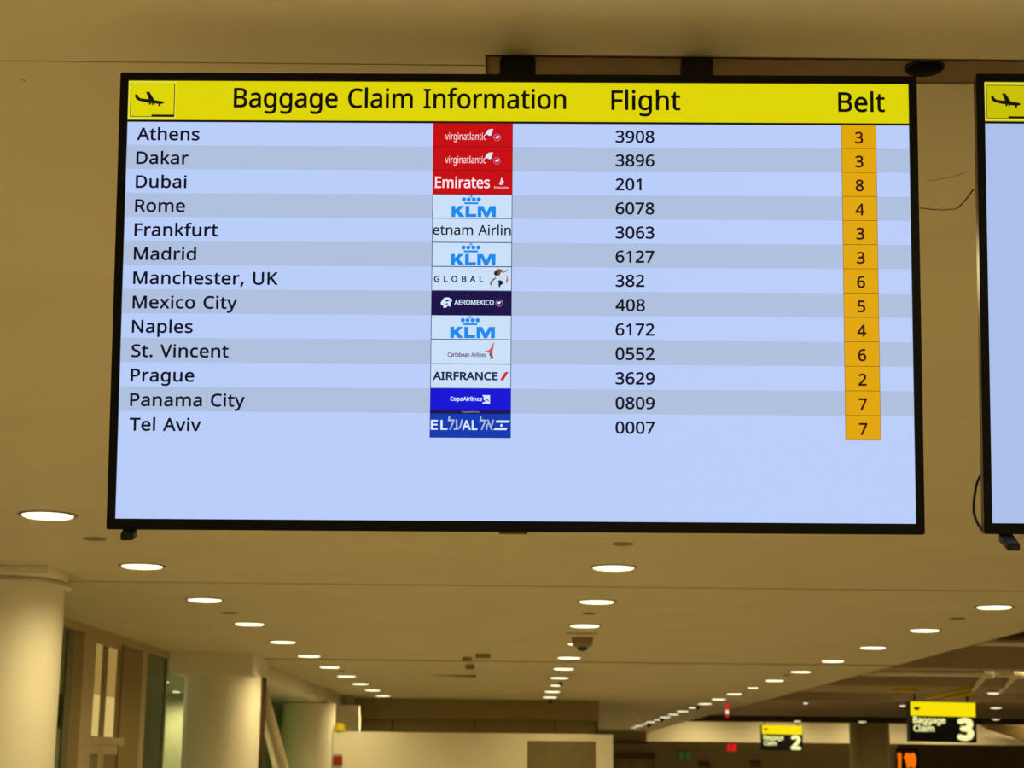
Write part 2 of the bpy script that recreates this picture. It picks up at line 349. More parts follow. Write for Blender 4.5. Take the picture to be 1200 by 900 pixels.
# lettering: outline of every character used, 1000 units to the em (character|advance|loops)
GLYPHS = {}
for ln in """,|215|154,84 136,23 111,-42 85,-103 33,-103 49,-38 63,31 73,93 148,93
.|215|58,43 61,69 72,85 88,94 107,97 126,94 142,85 153,69 157,43 153,18 142,2 126,-8 107,-11 88,-8 72,2 61,18
0|459|419,287 419,253 417,221 414,191 409,163 403,137 395,112 386,90 376,70 363,52 349,37 334,23 316,12 297,3 276,-3 253,-7 229,-8 198,-6 170,1 145,12 122,27 103,47 86,70 71,98 60,129 51,163 44,201 41,243 39,287 40,332 44,373 50,411 58,446 69,477 83,504 99,527 119,547 141,562 167,573 196,579 229,581 259,579 287,573 313,562 335,547 355,527 372,504 387,477 399,446 408,411 414,373 418,332/110,287 111,249 113,215 116,184 121,156 128,132 137,111 147,93 159,78 173,67 190,59 208,54 229,52 249,54 268,59 284,67 298,78 310,92 320,110 329,131 336,156 341,184 345,215 347,249 348,287 347,325 345,359 341,390 336,417 329,442 320,463 310,481 298,495 284,507 268,515 249,520 229,521 208,520 190,515 173,507 159,495 147,481 137,463 128,442 121,417 116,390 113,359 111,325
1|459|285,0 216,0 216,400 216,439 217,470 219,499 196,477 169,455 108,405 71,452 226,573 285,573
2|459|417,0 38,0 38,59 188,210 209,231 228,251 246,270 261,287 275,304 287,320 298,337 306,353 313,370 318,387 321,405 322,424 320,446 315,466 306,482 294,496 278,507 261,514 242,519 221,520 200,520 181,517 164,512 147,506 83,466 45,513 94,548 153,572 221,581 246,579 270,576 293,570 313,562 331,552 347,540 361,526 372,510 382,492 388,472 392,451 394,428 393,406 389,385 383,364 375,344 365,324 353,305 340,286 324,267 307,247 288,227 268,207 247,185 128,67 128,64 417,64
3|459|395,439 394,420 392,403 387,387 381,372 373,359 363,347 352,336 340,326 326,318 310,311 294,306 277,302 277,298 309,293 337,283 360,271 379,255 394,236 405,214 411,190 413,163 412,139 407,116 400,94 390,74 377,56 360,40 341,26 318,14 292,4 263,-3 230,-7 193,-8 110,-1 36,23 36,89 114,61 194,51 230,53 260,59 285,68 305,81 320,98 331,117 337,139 339,164 338,182 335,197 329,211 320,223 310,233 297,242 282,249 265,255 246,260 226,263 203,265 179,265 123,265 123,326 180,326 202,326 223,329 242,333 259,339 274,347 286,356 298,366 307,377 319,404 323,434 321,454 316,471 307,486 295,498 280,508 262,516 242,520 219,521 164,515 117,498 75,473 39,521 55,533 73,544 93,554 115,563 139,571 163,576 190,579 218,581 260,578 296,571 327,558 352,540 371,519 384,495 393,468
4|459|443,130 359,130 359,0 291,0 291,130 17,130 17,190 286,576 359,576 359,193 443,193/291,374 291,412 293,444 294,474 295,500 292,500 276,468 257,438 86,193 291,193
5|459|221,351 249,350 275,346 300,340 322,331 343,320 361,307 376,291 389,274 400,254 407,232 412,209 413,183 411,154 407,128 399,103 387,81 373,60 356,43 336,28 314,15 289,5 261,-2 231,-7 199,-8 116,0 97,4 80,10 65,16 51,23 51,90 66,81 82,74 101,68 121,62 200,52 220,53 239,55 257,60 274,65 289,73 302,82 313,93 323,106 331,121 336,137 340,156 341,176 339,202 332,225 321,245 306,262 287,275 262,284 232,290 197,292 146,288 99,280 64,302 86,573 373,573 373,508 146,508 132,342 169,348
6|459|44,245 51,342 75,433 84,454 95,474 107,492 121,510 137,525 155,539 174,551 196,562 220,570 246,576 275,579 306,581 344,579 377,573 377,513 344,520 308,523 281,522 257,518 235,512 216,504 198,494 183,483 169,469 158,454 148,437 139,419 132,400 127,380 115,291 119,291 150,326 194,350 208,353 223,356 238,358 255,358 279,357 302,353 323,347 342,338 360,327 375,313 389,297 400,279 409,258 416,236 420,211 421,184 420,156 415,129 408,104 399,82 386,61 372,44 355,28 336,15 314,5 291,-2 266,-7 239,-8 219,-7 199,-4 181,1 163,7 146,16 130,26 115,39 101,54 88,70 77,89 67,110 59,133 52,158 48,185 45,214/238,51 262,53 284,59 303,70 320,84 334,102 343,125 349,153 351,184 350,210 344,233 336,254 324,271 308,285 289,295 267,301 241,303 222,302 205,299 189,294 175,287 150,270 131,248 119,223 115,198 123,146 146,99 185,64 210,55
7|459|109,0 344,508 35,508 35,573 419,573 419,518 187,0
8|459|229,581 253,580 276,577 298,572 318,565 336,556 352,546 366,533 378,519 388,503 395,485 399,465 400,443 399,427 396,411 392,397 385,383 346,338 291,303 355,265 369,254 381,242 392,229 401,216 409,201 414,185 418,167 419,148 417,125 413,104 406,84 395,65 383,49 367,34 350,22 330,11 308,3 284,-3 258,-7 231,-8 201,-7 174,-3 149,2 126,10 106,21 89,33 74,47 61,63 52,81 45,101 41,122 39,146 40,165 43,183 49,199 56,214 65,228 75,241 86,253 99,264 158,299 107,336 71,383 65,396 61,411 59,427 58,444 59,465 63,485 70,503 80,518 92,533 107,545 123,556 141,565 161,572 182,577 205,580/108,145 110,125 116,107 125,90 138,76 155,64 176,55 200,50 229,48 257,50 281,55 302,64 319,76 332,91 342,108 348,127 350,148 346,174 335,197 317,217 293,235 229,265 217,270 157,237 136,219 121,197 111,173/228,524 207,522 188,518 170,512 155,502 143,491 134,476 128,460 127,441 130,414 141,391 179,357 232,330 282,357 317,392 327,414 330,441 329,460 323,476 315,491 302,502 287,512 270,518 250,522
9|459|417,328 410,231 387,139 377,118 366,99 354,80 340,63 324,47 306,33 286,21 265,11 241,3 214,-3 185,-7 154,-8 117,-6 82,0 82,60 115,53 152,50 179,51 204,54 226,60 245,68 262,78 278,90 291,103 303,118 313,135 322,153 329,172 334,192 346,281 341,281 310,247 266,223 252,219 237,216 222,215 204,214 181,215 158,219 138,226 118,235 101,246 85,260 72,275 61,294 52,314 45,336 41,361 40,387 42,416 46,443 53,468 63,491 76,511 90,529 107,544 127,557 148,568 171,575 196,579 223,581 243,580 262,577 281,572 299,565 316,556 332,545 347,533 361,518 373,501 384,483 394,462 402,439 409,415 413,388 416,359/223,521 199,519 178,513 159,503 142,488 128,470 118,447 112,420 110,388 112,362 117,339 125,318 137,301 152,287 171,277 193,271 220,269 238,270 256,273 272,278 286,285 311,303 330,325 342,349 346,374 338,426 315,474 277,508 252,518
A|512|437,0 368,177 141,177 73,0 0,0 224,575 289,575 512,0/282,415 274,438 263,473 255,500 247,468 238,438 230,415 165,241 346,241
B|521|241,573 292,571 336,565 373,555 404,541 428,522 445,497 455,467 459,431 458,414 456,399 452,384 446,371 431,347 409,328 396,320 382,313 367,308 350,304 350,300 415,279 429,271 441,261 452,249 461,236 468,221 474,203 477,184 478,163 476,138 472,115 464,93 454,74 441,57 425,42 406,29 385,19 362,11 337,5 309,1 279,0 78,0 78,573/256,329 290,330 318,335 340,342 357,352 369,366 377,382 382,401 384,423 382,445 376,463 365,478 351,490 332,499 308,506 279,510 245,511 150,511 150,329/150,269 150,61 265,61 301,63 330,68 354,78 371,91 384,107 394,125 399,145 401,168 398,197 388,221 370,241 344,256 327,262 307,266 285,268 260,269
C|507|323,517 301,516 280,513 260,508 241,502 223,493 206,482 192,470 178,456 166,440 155,423 146,404 139,383 133,361 129,337 126,312 125,286 126,252 131,220 138,191 147,164 160,139 175,117 192,99 213,83 236,71 262,62 291,57 322,55 394,62 460,78 460,15 393,-2 375,-5 356,-7 335,-8 312,-8 270,-6 232,1 197,12 166,28 139,48 115,72 95,99 78,131 65,165 56,203 51,244 49,287 50,319 53,349 59,378 67,406 77,432 89,456 103,478 120,499 138,517 159,534 181,548 206,559 233,569 261,575 292,579 324,581 409,572 482,547 453,486 394,508
D|585|536,292 534,246 528,203 516,165 501,131 481,100 457,74 430,51 399,33 364,18 325,8 283,2 237,0 78,0 78,573 254,573 296,571 335,565 371,555 404,540 434,523 460,501 483,475 502,446 517,413 528,377 534,336/460,289 459,326 454,359 446,388 435,415 421,437 404,457 384,474 361,487 336,498 308,505 277,509 244,511 150,511 150,62 228,62 282,65 329,76 369,94 402,119 428,151 446,190 457,236
E|446|398,0 78,0 78,573 398,573 398,509 150,509 150,330 383,330 383,268 150,268 150,63 398,63
F|416|150,0 78,0 78,573 398,573 398,509 150,509 150,306 383,306 383,243 150,243
G|584|326,302 524,302 524,22 431,-1 406,-4 380,-6 352,-8 323,-8 280,-6 241,1 205,12 173,28 145,47 120,71 98,98 81,130 67,164 57,202 51,243 49,286 51,330 58,370 69,407 84,442 104,473 127,500 154,524 186,544 220,560 259,571 300,578 346,581 437,572 516,547 489,484 421,508 342,517 309,515 278,510 250,501 225,489 202,474 181,455 164,434 150,409 139,382 131,353 126,321 124,286 126,253 130,222 137,193 146,166 159,141 175,119 194,100 216,84 241,71 270,62 303,56 340,55 404,59 452,68 452,238 326,238
I|272|239,0 32,0 32,42 99,57 99,515 32,531 32,573 239,573 239,531 172,515 172,57 239,42
K|496|496,0 411,0 209,273 150,222 150,0 78,0 78,573 150,573 150,290 199,345 249,399 403,573 488,573 261,323
L|420|78,0 78,573 150,573 150,64 400,64 400,0
M|727|330,0 142,502 139,502 142,461 144,407 144,347 144,0 78,0 78,573 184,573 361,103 364,103 544,573 650,573 650,0 578,0 578,352 579,408 581,460 584,501 581,501 390,0
N|609|532,0 447,0 141,476 138,476 141,432 143,378 144,320 144,0 78,0 78,573 161,573 467,99 470,99 469,115 468,137 466,193 464,249 464,573 532,573
O|626|577,287 576,255 573,224 568,194 561,166 551,140 540,116 526,94 510,73 493,54 473,38 451,24 428,13 402,4 375,-3 345,-7 314,-8 281,-7 251,-3 222,4 196,13 173,25 151,39 131,55 114,73 98,94 85,116 74,141 65,167 58,195 53,224 50,255 49,288 51,331 56,370 65,408 78,442 94,473 114,500 138,524 166,545 197,561 232,572 271,579 314,581 356,579 393,572 428,561 459,545 486,525 510,501 530,473 547,442 560,408 570,370 576,330/125,287 126,252 130,220 136,190 145,163 157,138 171,117 188,98 207,83 230,70 255,62 283,56 314,55 345,56 373,62 398,70 420,83 439,98 456,117 470,138 481,163 490,190 496,220 500,252 501,287 498,338 490,384 476,423 456,457 431,484 398,503 360,514 314,518 283,516 255,511 230,502 207,490 188,475 171,457 157,435 145,411 136,384 130,354 126,322
P|485|229,573 282,570 326,562 363,548 393,528 415,504 431,475 441,442 444,404 433,336 426,321 417,306 407,292 395,278 380,266 364,255 345,246 324,238 301,231 275,227 247,224 216,223 150,223 150,0 78,0 78,573/223,511 150,511 150,285 208,285 234,285 258,288 279,291 298,296 315,303 330,311 342,322 352,334 360,347 365,363 369,381 370,401 367,427 361,449 350,468 334,484 314,495 289,504 258,509
R|499|236,573 270,571 301,568 329,562 353,555 375,544 393,532 409,517 422,500 432,481 439,460 443,436 444,410 443,388 440,368 435,350 427,334 418,319 408,306 397,295 385,285 330,257 487,0 403,0 264,237 150,237 150,0 78,0 78,573/232,510 150,510 150,298 236,298 268,299 296,304 319,313 338,325 352,341 362,359 368,381 370,407 369,424 366,440 361,455 355,467 336,486 310,500 293,504 275,507 254,509
S|440|403,153 401,128 396,106 389,85 378,66 364,49 348,35 328,22 307,11 283,3 257,-3 228,-7 198,-8 137,-5 83,4 41,19 41,88 56,82 73,76 92,70 113,65 201,55 222,55 240,57 257,61 273,66 298,79 316,98 327,120 330,147 327,173 318,194 302,213 277,230 261,238 242,247 220,255 196,265 131,294 85,330 57,375 53,389 50,403 49,418 48,435 50,457 54,477 61,496 71,513 84,528 99,542 116,553 136,563 157,571 180,576 205,579 231,581 318,572 389,549 366,487 302,508 229,517 212,517 196,515 182,511 169,507 148,494 133,478 124,457 121,434 124,407 133,386 149,367 172,351 187,343 204,335 224,327 246,318 270,309 293,299 313,289 332,279 348,268 362,255 374,242 385,228 392,212 398,194 401,175
T|446|259,0 187,0 187,509 8,509 8,573 437,573 437,509 259,509
U|586|513,202 512,173 507,146 500,120 489,95 476,72 459,52 439,35 416,20 389,8 360,-1 327,-6 290,-8 240,-4 196,7 159,25 128,50 104,82 86,118 76,158 72,204 72,573 144,573 144,201 147,168 154,139 165,114 182,93 203,76 228,64 259,57 294,55 319,56 342,59 361,65 379,73 394,84 407,96 418,110 427,126 433,143 438,161 441,181 442,202 442,573 513,573
V|481|481,573 277,0 204,0 0,573 75,573 204,205 220,160 231,119 241,80 250,119 262,161 277,207 405,573
X|470|467,0 385,0 233,249 79,0 3,0 193,298 15,573 95,573 236,348 377,573 453,573 276,300
a|450|231,437 268,435 299,428 326,418 347,403 364,383 376,358 383,328 385,293 385,0 334,0 320,61 317,61 279,22 234,-1 220,-4 206,-6 190,-8 172,-8 154,-7 136,-5 119,0 103,6 88,13 75,23 64,34 55,48 47,63 41,80 38,99 37,119 40,150 50,176 65,199 87,219 116,234 152,245 194,253 243,257 316,259 316,285 315,309 310,330 303,347 293,359 280,368 265,375 247,379 227,380 163,370 106,347 84,400 151,426/252,208 215,205 184,200 159,192 141,182 127,170 118,155 112,138 110,119 115,87 132,66 157,53 188,49 215,51 238,56 260,66 279,79 295,96 306,117 313,142 315,172 315,210
b|493|139,461 138,410 135,373 139,373 149,386 161,398 174,409 189,419 206,427 226,432 248,436 272,437 310,434 344,423 374,406 401,381 422,350 437,312 446,267 449,215 448,180 444,147 437,118 427,91 415,68 400,48 384,31 365,17 344,6 322,-2 298,-6 272,-8 248,-7 226,-3 206,2 189,10 174,20 161,31 149,42 139,55 133,55 119,0 68,0 68,609 139,609/260,379 238,377 219,374 202,369 188,361 175,351 165,339 157,325 150,308 145,289 142,268 139,244 139,217 139,214 140,177 145,144 153,116 165,93 181,74 202,61 229,53 261,51 288,53 312,61 332,74 348,93 360,117 369,145 374,178 376,216 374,254 369,287 360,315 348,338 331,356 311,368 288,376
c|385|241,-8 213,-7 187,-2 162,5 139,15 118,28 99,45 83,65 69,87 58,114 50,143 46,176 44,213 46,250 51,284 59,315 71,342 85,365 102,385 121,401 142,415 166,425 191,432 217,436 245,438 309,431 358,415 337,356 292,370 244,376 223,375 204,371 187,366 172,358 159,347 148,335 138,320 131,303 125,284 120,263 118,239 117,213 118,189 120,166 125,145 131,126 138,109 148,94 159,82 172,71 186,63 202,58 220,54 240,53 302,60 351,78 351,15 304,-2 290,-5 275,-7 258,-8
d|493|221,-8 182,-5 148,6 118,23 92,48 71,79 56,117 47,162 44,214 47,266 56,311 71,350 93,381 119,406 149,424 183,434 221,438 253,436 280,429 323,407 354,374 359,374 356,405 354,438 354,609 425,609 425,0 368,0 358,58 354,58 323,24 279,1 252,-6/232,51 263,53 290,60 311,71 328,88 340,109 348,135 354,165 355,200 355,213 354,251 349,284 340,313 329,336 313,355 291,369 264,377 231,379 204,376 181,368 162,354 146,334 133,309 124,281 119,249 117,213 119,176 124,144 133,116 146,93 162,74 181,61 205,53
e|452|234,438 261,436 286,432 308,424 329,414 348,401 364,385 378,367 390,346 399,323 406,299 410,272 411,244 411,201 117,201 120,167 127,137 139,111 154,90 174,74 197,62 224,55 254,52 327,60 392,82 392,20 327,-1 310,-4 292,-6 272,-8 251,-8 221,-6 194,-2 167,6 143,17 121,31 101,48 85,68 70,91 59,117 51,146 46,177 44,212 46,246 50,277 57,306 68,333 81,357 96,378 114,395 134,411 157,423 181,431 207,436/233,380 209,378 188,372 170,362 154,348 140,330 130,309 123,285 119,257 338,257 337,275 335,292 331,307 326,322 312,346 292,364 280,371 266,376 251,379
f|276|266,375 158,375 158,0 87,0 87,375 12,375 12,408 87,432 87,457 88,483 92,507 97,528 104,547 113,563 124,577 137,588 152,597 168,604 186,609 206,612 227,613 274,609 310,599 292,544 262,552 228,556 197,550 175,532 168,519 162,502 159,481 158,458 158,430 266,430
g|493|221,438 241,437 261,434 280,429 297,422 314,413 329,402 343,388 355,373 359,373 369,430 425,430 425,-7 424,-36 420,-63 413,-88 404,-109 392,-129 378,-146 361,-160 341,-172 318,-181 293,-187 264,-191 233,-192 147,-186 78,-165 78,-100 94,-108 111,-114 129,-120 149,-125 237,-134 263,-132 286,-126 306,-116 324,-101 337,-84 347,-63 353,-39 355,-13 355,4 356,32 358,57 354,57 343,42 329,28 315,17 299,8 281,1 263,-4 243,-7 221,-8 182,-4 147,7 117,25 91,51 70,83 56,121 47,164 44,214 47,263 56,306 70,344 91,377 117,404 147,423 181,434/230,379 213,377 197,374 182,368 169,359 157,349 147,336 138,320 130,303 125,284 120,262 118,239 117,213 119,176 124,143 134,115 146,92 163,73 182,60 205,52 232,50 262,52 288,58 309,69 326,85 340,105 349,131 352,145 354,161 356,179 356,197 356,214 355,242 353,267 349,289 343,309 335,326 326,340 315,352 302,362 287,369 270,374 251,377
h|496|139,431 138,399 135,370 140,370 174,407 221,429 273,437 298,436 321,433 342,428 360,421 377,411 391,400 403,386 413,370 421,351 426,330 430,306 431,280 431,0 361,0 361,275 359,299 355,321 348,338 338,353 324,364 308,372 288,377 265,379 242,377 222,374 204,368 189,360 177,350 166,338 157,324 150,308 145,289 142,269 139,246 139,222 139,0 68,0 68,609 139,609
i|207|139,430 139,0 68,0 68,430/104,591 133,580 142,566 145,546 142,526 133,512 104,501 88,504 75,512 66,526 63,546 66,566 75,580 88,588
k|428|138,291 137,257 135,221 138,221 152,240 172,264 189,285 326,430 409,430 235,246 421,0 336,0 187,200 138,158 138,0 68,0 68,609 138,609
l|207|139,0 68,0 68,609 139,609
m|750|540,438 574,436 603,429 628,417 649,401 665,379 676,352 683,319 685,280 685,0 615,0 615,277 614,300 610,321 603,338 594,353 582,364 567,372 549,377 528,379 499,376 474,369 454,358 438,342 426,322 418,298 413,270 411,237 411,0 342,0 342,277 339,308 332,333 320,353 303,367 281,376 253,379 233,377 215,374 199,368 185,360 174,350 164,338 156,324 150,308 145,290 141,269 139,247 139,223 139,0 68,0 68,430 125,430 136,371 140,371 173,409 217,431 266,438 290,437 312,433 332,428 349,420 365,410 378,398 389,383 398,366 402,366 414,383 427,398 443,410 461,420 480,428 499,433 519,437
n|496|275,438 311,436 343,429 369,417 391,401 409,379 421,352 428,319 431,280 431,0 361,0 361,275 359,299 355,321 348,338 338,353 324,364 308,372 288,377 265,379 232,376 204,368 182,356 166,338 154,316 146,289 140,258 139,223 139,0 68,0 68,430 125,430 136,371 140,371 175,409 222,431
o|485|442,216 441,190 438,165 434,142 428,121 420,101 411,82 400,66 388,51 374,37 359,25 342,15 324,7 305,0 285,-4 264,-7 241,-8 221,-7 200,-4 181,0 163,7 145,15 129,25 114,37 100,51 88,66 77,82 67,101 59,121 52,142 48,165 45,190 44,216 46,250 50,282 58,310 68,336 81,360 97,380 116,397 137,412 161,423 186,431 214,436 244,438 272,436 299,431 324,423 347,412 368,397 387,380 403,360 417,336 428,310 436,282 440,250/117,216 118,191 120,169 125,147 130,128 138,110 147,95 159,82 172,71 187,62 203,56 222,52 243,51 264,52 282,56 299,62 314,71 327,82 339,95 348,110 356,128 361,147 366,169 368,191 369,216 368,240 365,263 361,284 355,303 348,320 338,335 327,348 314,359 299,367 282,374 263,377 242,379 212,376 185,368 164,354 147,335 134,311 124,284 119,252
p|493|273,438 310,434 344,424 374,407 401,383 422,351 437,313 446,268 449,216 448,181 444,148 437,119 427,93 415,69 401,49 384,31 365,17 345,6 322,-2 298,-6 272,-8 213,1 170,24 139,55 134,55 137,20 139,-16 139,-192 68,-192 68,430 126,430 136,371 139,371 170,405 213,429 226,433 240,436 256,437/260,379 239,377 221,374 204,369 190,362 178,353 167,342 158,328 152,313 146,295 142,275 140,254 139,229 139,216 139,190 142,167 145,145 150,126 157,109 165,93 176,80 188,70 203,61 220,55 239,52 261,51 280,52 297,56 312,63 326,72 338,84 348,98 357,113 364,131 369,150 373,171 375,193 376,217 374,252 369,283 360,310 348,334 331,354 311,367 288,376
r|331|269,438 295,437 319,433 310,368 287,372 264,374 217,363 176,334 149,289 139,229 139,0 68,0 68,430 126,430 134,351 137,351 170,395 214,426 240,435
s|384|348,119 347,99 343,80 336,64 327,49 316,36 302,24 286,14 268,6 248,0 226,-4 202,-7 176,-8 155,-8 135,-6 116,-4 99,-1 42,19 42,83 104,60 178,49 203,50 224,53 242,59 256,66 274,86 280,112 271,141 259,154 239,167 227,173 212,180 194,188 174,196 154,204 135,212 118,220 103,228 76,245 57,266 45,292 41,324 44,350 52,372 66,392 85,408 109,421 137,430 168,436 202,438 275,430 339,409 315,353 258,372 197,380 177,379 159,377 144,372 131,366 114,350 108,328 119,298 133,286 154,274 167,268 182,261 199,254 219,246 239,239 257,231 274,223 289,215 314,197 333,176 344,150
t|289|212,50 245,53 272,59 272,5 240,-4 200,-8 183,-7 167,-5 152,-1 138,4 124,11 112,20 101,31 91,44 84,60 78,79 75,100 74,125 74,375 13,375 13,409 75,437 103,528 144,528 144,430 269,430 269,375 144,375 144,127 146,108 149,93 155,79 163,69 185,54
u|496|427,430 427,0 370,0 359,57 356,57 321,20 273,-1 220,-8 195,-7 173,-4 152,1 134,8 117,18 103,29 91,43 81,59 73,78 68,99 64,122 63,148 63,430 135,430 135,153 136,129 141,108 148,91 158,76 171,65 188,57 207,52 230,51 253,52 273,55 291,61 306,69 319,79 330,91 338,105 345,121 350,140 354,160 356,182 357,206 357,430
v|407|163,0 0,430 75,430 167,176 180,137 193,96 201,63 204,63 214,96 227,138 241,176 332,430 407,430 244,0
x|424|170,220 22,430 102,430 213,268 322,430 402,430 253,220 410,0 330,0 213,172 94,0 14,0
y|409|1,430 76,430 169,185 184,144 196,105 205,68 209,68 215,91 224,121 245,186 333,430 409,430 224,-59 188,-130 177,-144 165,-156 152,-167 138,-176 123,-183 106,-188 87,-191 67,-192 34,-190 9,-186 9,-130 30,-133 56,-135 99,-126 130,-99 152,-59 174,-2
ל|409|84,475 381,475 381,420 231,0 155,0 306,408 12,408 12,609 84,609
ע|488|20,0 20,67 165,67 189,67 210,70 231,73 250,79 267,85 284,94 298,104 312,116 324,130 335,146 345,164 353,184 360,206 366,230 371,256 374,285 391,475 464,475 446,285 435,209 409,133 399,115 388,97 375,81 360,65 344,51 325,38 305,27 282,18 257,10 229,4 198,1 165,0/153,54 55,475 128,475 224,54
א|486|361,0 155,306 40,475 125,475 318,188 446,0/45,0 45,127 46,156 49,182 54,207 61,229 69,250 80,268 92,285 105,299 121,312 138,323 156,332 176,339 197,285 173,273 153,256 137,233 126,205 122,189 119,171 118,152 117,132 117,0/309,148 285,200 309,213 328,230 343,253 354,281 358,297 360,314 362,333 362,353 362,475 435,475 435,358 434,330 431,304 426,280 420,258 412,238 402,219 390,203 377,188 362,176 346,165 328,155
 |260|""".split('\n'):
    ch, adv, loops = ln.split('|')
    GLYPHS[ch] = (int(adv), [[tuple(int(v) for v in q.split(',')) for q in lp.split()] for lp in loops.split('/') if lp])
CAP = max(y for lp in GLYPHS['B'][1] for x, y in lp)

def text(s, x0, y0, cap, x1=None, track=0.0, slant=0.0, center=None, wide=1.0):
    """outlines of s with its baseline at y0, capitals cap high, set between x0 and x1"""
    k = cap / CAP
    pen, out = 0.0, []
    for ch in s:
        adv, loops = GLYPHS[ch]
        for lp in loops: out.append([((pen + x) , y) for x, y in lp])
        pen += adv + track
    lo = min(x for lp in out for x, y in lp)
    hi = max(x for lp in out for x, y in lp)
    kx = k * wide if x1 is None else (x1 - x0) / (hi - lo)
    if center is not None: x0 = center - (hi - lo) * kx / 2
    return [[(x0 + (x - lo) * kx + slant * y * k, y0 + y * k) for x, y in lp] for lp in out]

def rect(x0, x1, y0, y1):
    return [(x0, y0), (x1, y0), (x1, y1), (x0, y1)]

def disc(x, y, r, n=20):
    return [(x + r * math.cos(2 * math.pi * i / n), y + r * math.sin(2 * math.pi * i / n)) for i in range(n)]

def tbox(mb, x0, x1, y0, y1, d, thick, m, bevel=0.0):
    """upright box facing the viewer: its face spans the given photo columns and rows at distance d"""
    xm, ym = (x0 + x1) / 2, (y0 + y1) / 2
    mb.box(at(x0, ym, d).x, at(x1, ym, d).x, d, d + thick, at(xm, y1, d).z, at(xm, y0, d).z, m, bevel)

CE = EYE + HC                   # ceiling height above the floor

# ------------------------------------------------------------------ floor and ceiling
b = MB(); b.box(-10, 34, -8, 72, -0.1, 0, 'floor'); b.build('floor', kind='structure')

def panel(mb, x0, x1, d0, d1, m='ceiling', z=CE, t=0.03):
    mb.box(x0, x1, d0, d1, z, z + t, m)
EX = ceil_at(1040, 783).x        # right edge of the low ceiling
GX = -4.36                      # glazed front on the left
LX = GX - 0.08
SX = -0.0702                    # left end of the slot behind the displays
S0, S1 = 3.2915, 3.4215         # near and far edge of that slot
SL = 3.343                      # panel joint left of it
J1 = ceil_at(280, 683).y        # panel joints farther along
J2 = ceil_at(900, 778).y
FD = 37.6                       # brown fascia where the middle of the ceiling ends
FX = ceil_at(703, 820).x
FAR = 66.0                      # header at the far end of the hall
DK = 24.48 / 16.9
b = MB()
panel(b, LX, SX, -8, S0)
panel(b, LX, SX, S0, SL - 0.003)
panel(b, SX, EX, -8, S0)
panel(b, LX, SX, SL + 0.003, S1)
panel(b, LX, SX, S1, J1)
panel(b, SX, EX, S1, J1)
panel(b, LX, EX, J1, J2)
panel(b, LX, FX, J2, FD + 0.3)
panel(b, FX, EX, J2, FAR + 3.4)
b.box(LX - 0.04, EX, -8, FAR + 3.4, CE + 0.12, CE + 0.16, 'ceiling')
b.build('ceiling', kind='structure')

# the open slot the mounting poles go up into, with its rough cut near edge
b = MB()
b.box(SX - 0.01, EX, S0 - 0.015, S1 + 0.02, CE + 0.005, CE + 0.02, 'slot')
pts = []
x = SX
while x < 2.2:
    pts.append((x, S0 + random.uniform(0.0, 0.005)))
    x += random.uniform(0.008, 0.03)
vs = [Vector((q, S0 - 0.003, CE - 0.001)) for q, w in pts] + [Vector((q, w + 0.003, CE - 0.001)) for q, w in pts]
n = len(pts)
b.faces(vs, [(i, i + 1, n + i + 1, n + i) for i in range(n - 1)], 'crack')
b.box(SX - 0.003, SX, S0, S1, CE - 0.001, CE + 0.006, 'crack')
b.build('ceiling_slot', kind='structure')
b = MB(); b.box(LX, EX, J1 - 0.005, J1 + 0.005, CE - 0.004, CE + 0.005, 'seam'); b.build('trim_1', kind='structure')
b = MB(); b.box(LX, EX, J2 - 0.008, J2 + 0.008, CE - 0.010, CE + 0.005, 'seam'); b.build('trim_2', kind='structure')
b = MB(); b.box(LX, SX, SL - 0.004, SL + 0.004, CE + 0.001, CE + 0.012, 'seam'); b.build('trim_3', kind='structure')

# cracked plaster between the two displays
b = MB()
for pl, w in (([(1078, 243), (1090, 245), (1104, 246), (1121, 244.5), (1126, 240), (1133, 232), (1141, 221)], 0.0022),
              ([(1086, 212), (1100, 210), (1118, 207), (1134, 200)], 0.0009)):
    q = [ceil_at(px, py) for px, py in pl]
    for p0, p1 in zip(q, q[1:]):
        dv = (p1 - p0).normalized()
        nv = Vector((-dv.y, dv.x, 0)) * w
        b.faces([Vector((v.x, v.y, CE - 0.0008)) for v in (p0 - nv, p1 - nv, p1 + nv, p0 + nv)], [(0, 1, 2, 3)], 'crack')
b.build('ceiling_crack', kind='structure')
b = MB()
for px, py in ((27, 92), (29, 94.5), (25, 93.5)):
    c = ceil_at(px, py)
    b.flat([disc(c.x, c.y, random.uniform(0.0016, 0.003), 9)], 'crack', lambda x, y, z: Vector((x, y, CE - 0.0008)))
tag(b.build('ceiling_chip'), 'tiny dark chip in the ceiling paint left of the large display', 'ceiling mark')

# black round cap over an old cable hole
c = ceil_at(1083, 81)
b = MB()
b.lathe((c.x, c.y, CE - 0.003), [(0.0, 0.0), (0.034, 0.0), (0.0365, 0.002), (0.0365, 0.006), (0.02, 0.006), (0.02, 0.008)], 'matblack')
b.lathe((c.x, c.y, CE), [(0.0368, 0.0), (0.0395, 0.001), (0.0395, 0.004), (0.0368, 0.004)], 'steel')
tag(b.build('cable_hole_cap'), 'round black cap in the ceiling slot above the right corner of the large display', 'ceiling cap')

# ------------------------------------------------------------------ flight displays
TW, TH = 1.4575, 0.8356
SX0, SX1, SY0, SY1 = -0.7137, 0.7137, -0.3984, 0.4031

def display_matrix(x, y, z, a, t, ro):
    r = Matrix.Rotation(a, 3, 'Z') @ Matrix(((1, 0, 0), (0, math.cos(t), -math.sin(t)), (0, math.sin(t), math.cos(t))))
    base = Matrix(((math.cos(ro), -math.sin(ro), 0), (0, 0, -1), (math.sin(ro), math.cos(ro), 0)))
    return Matrix.Translation((x, y, z + EYE)) @ (r @ base).to_4x4()

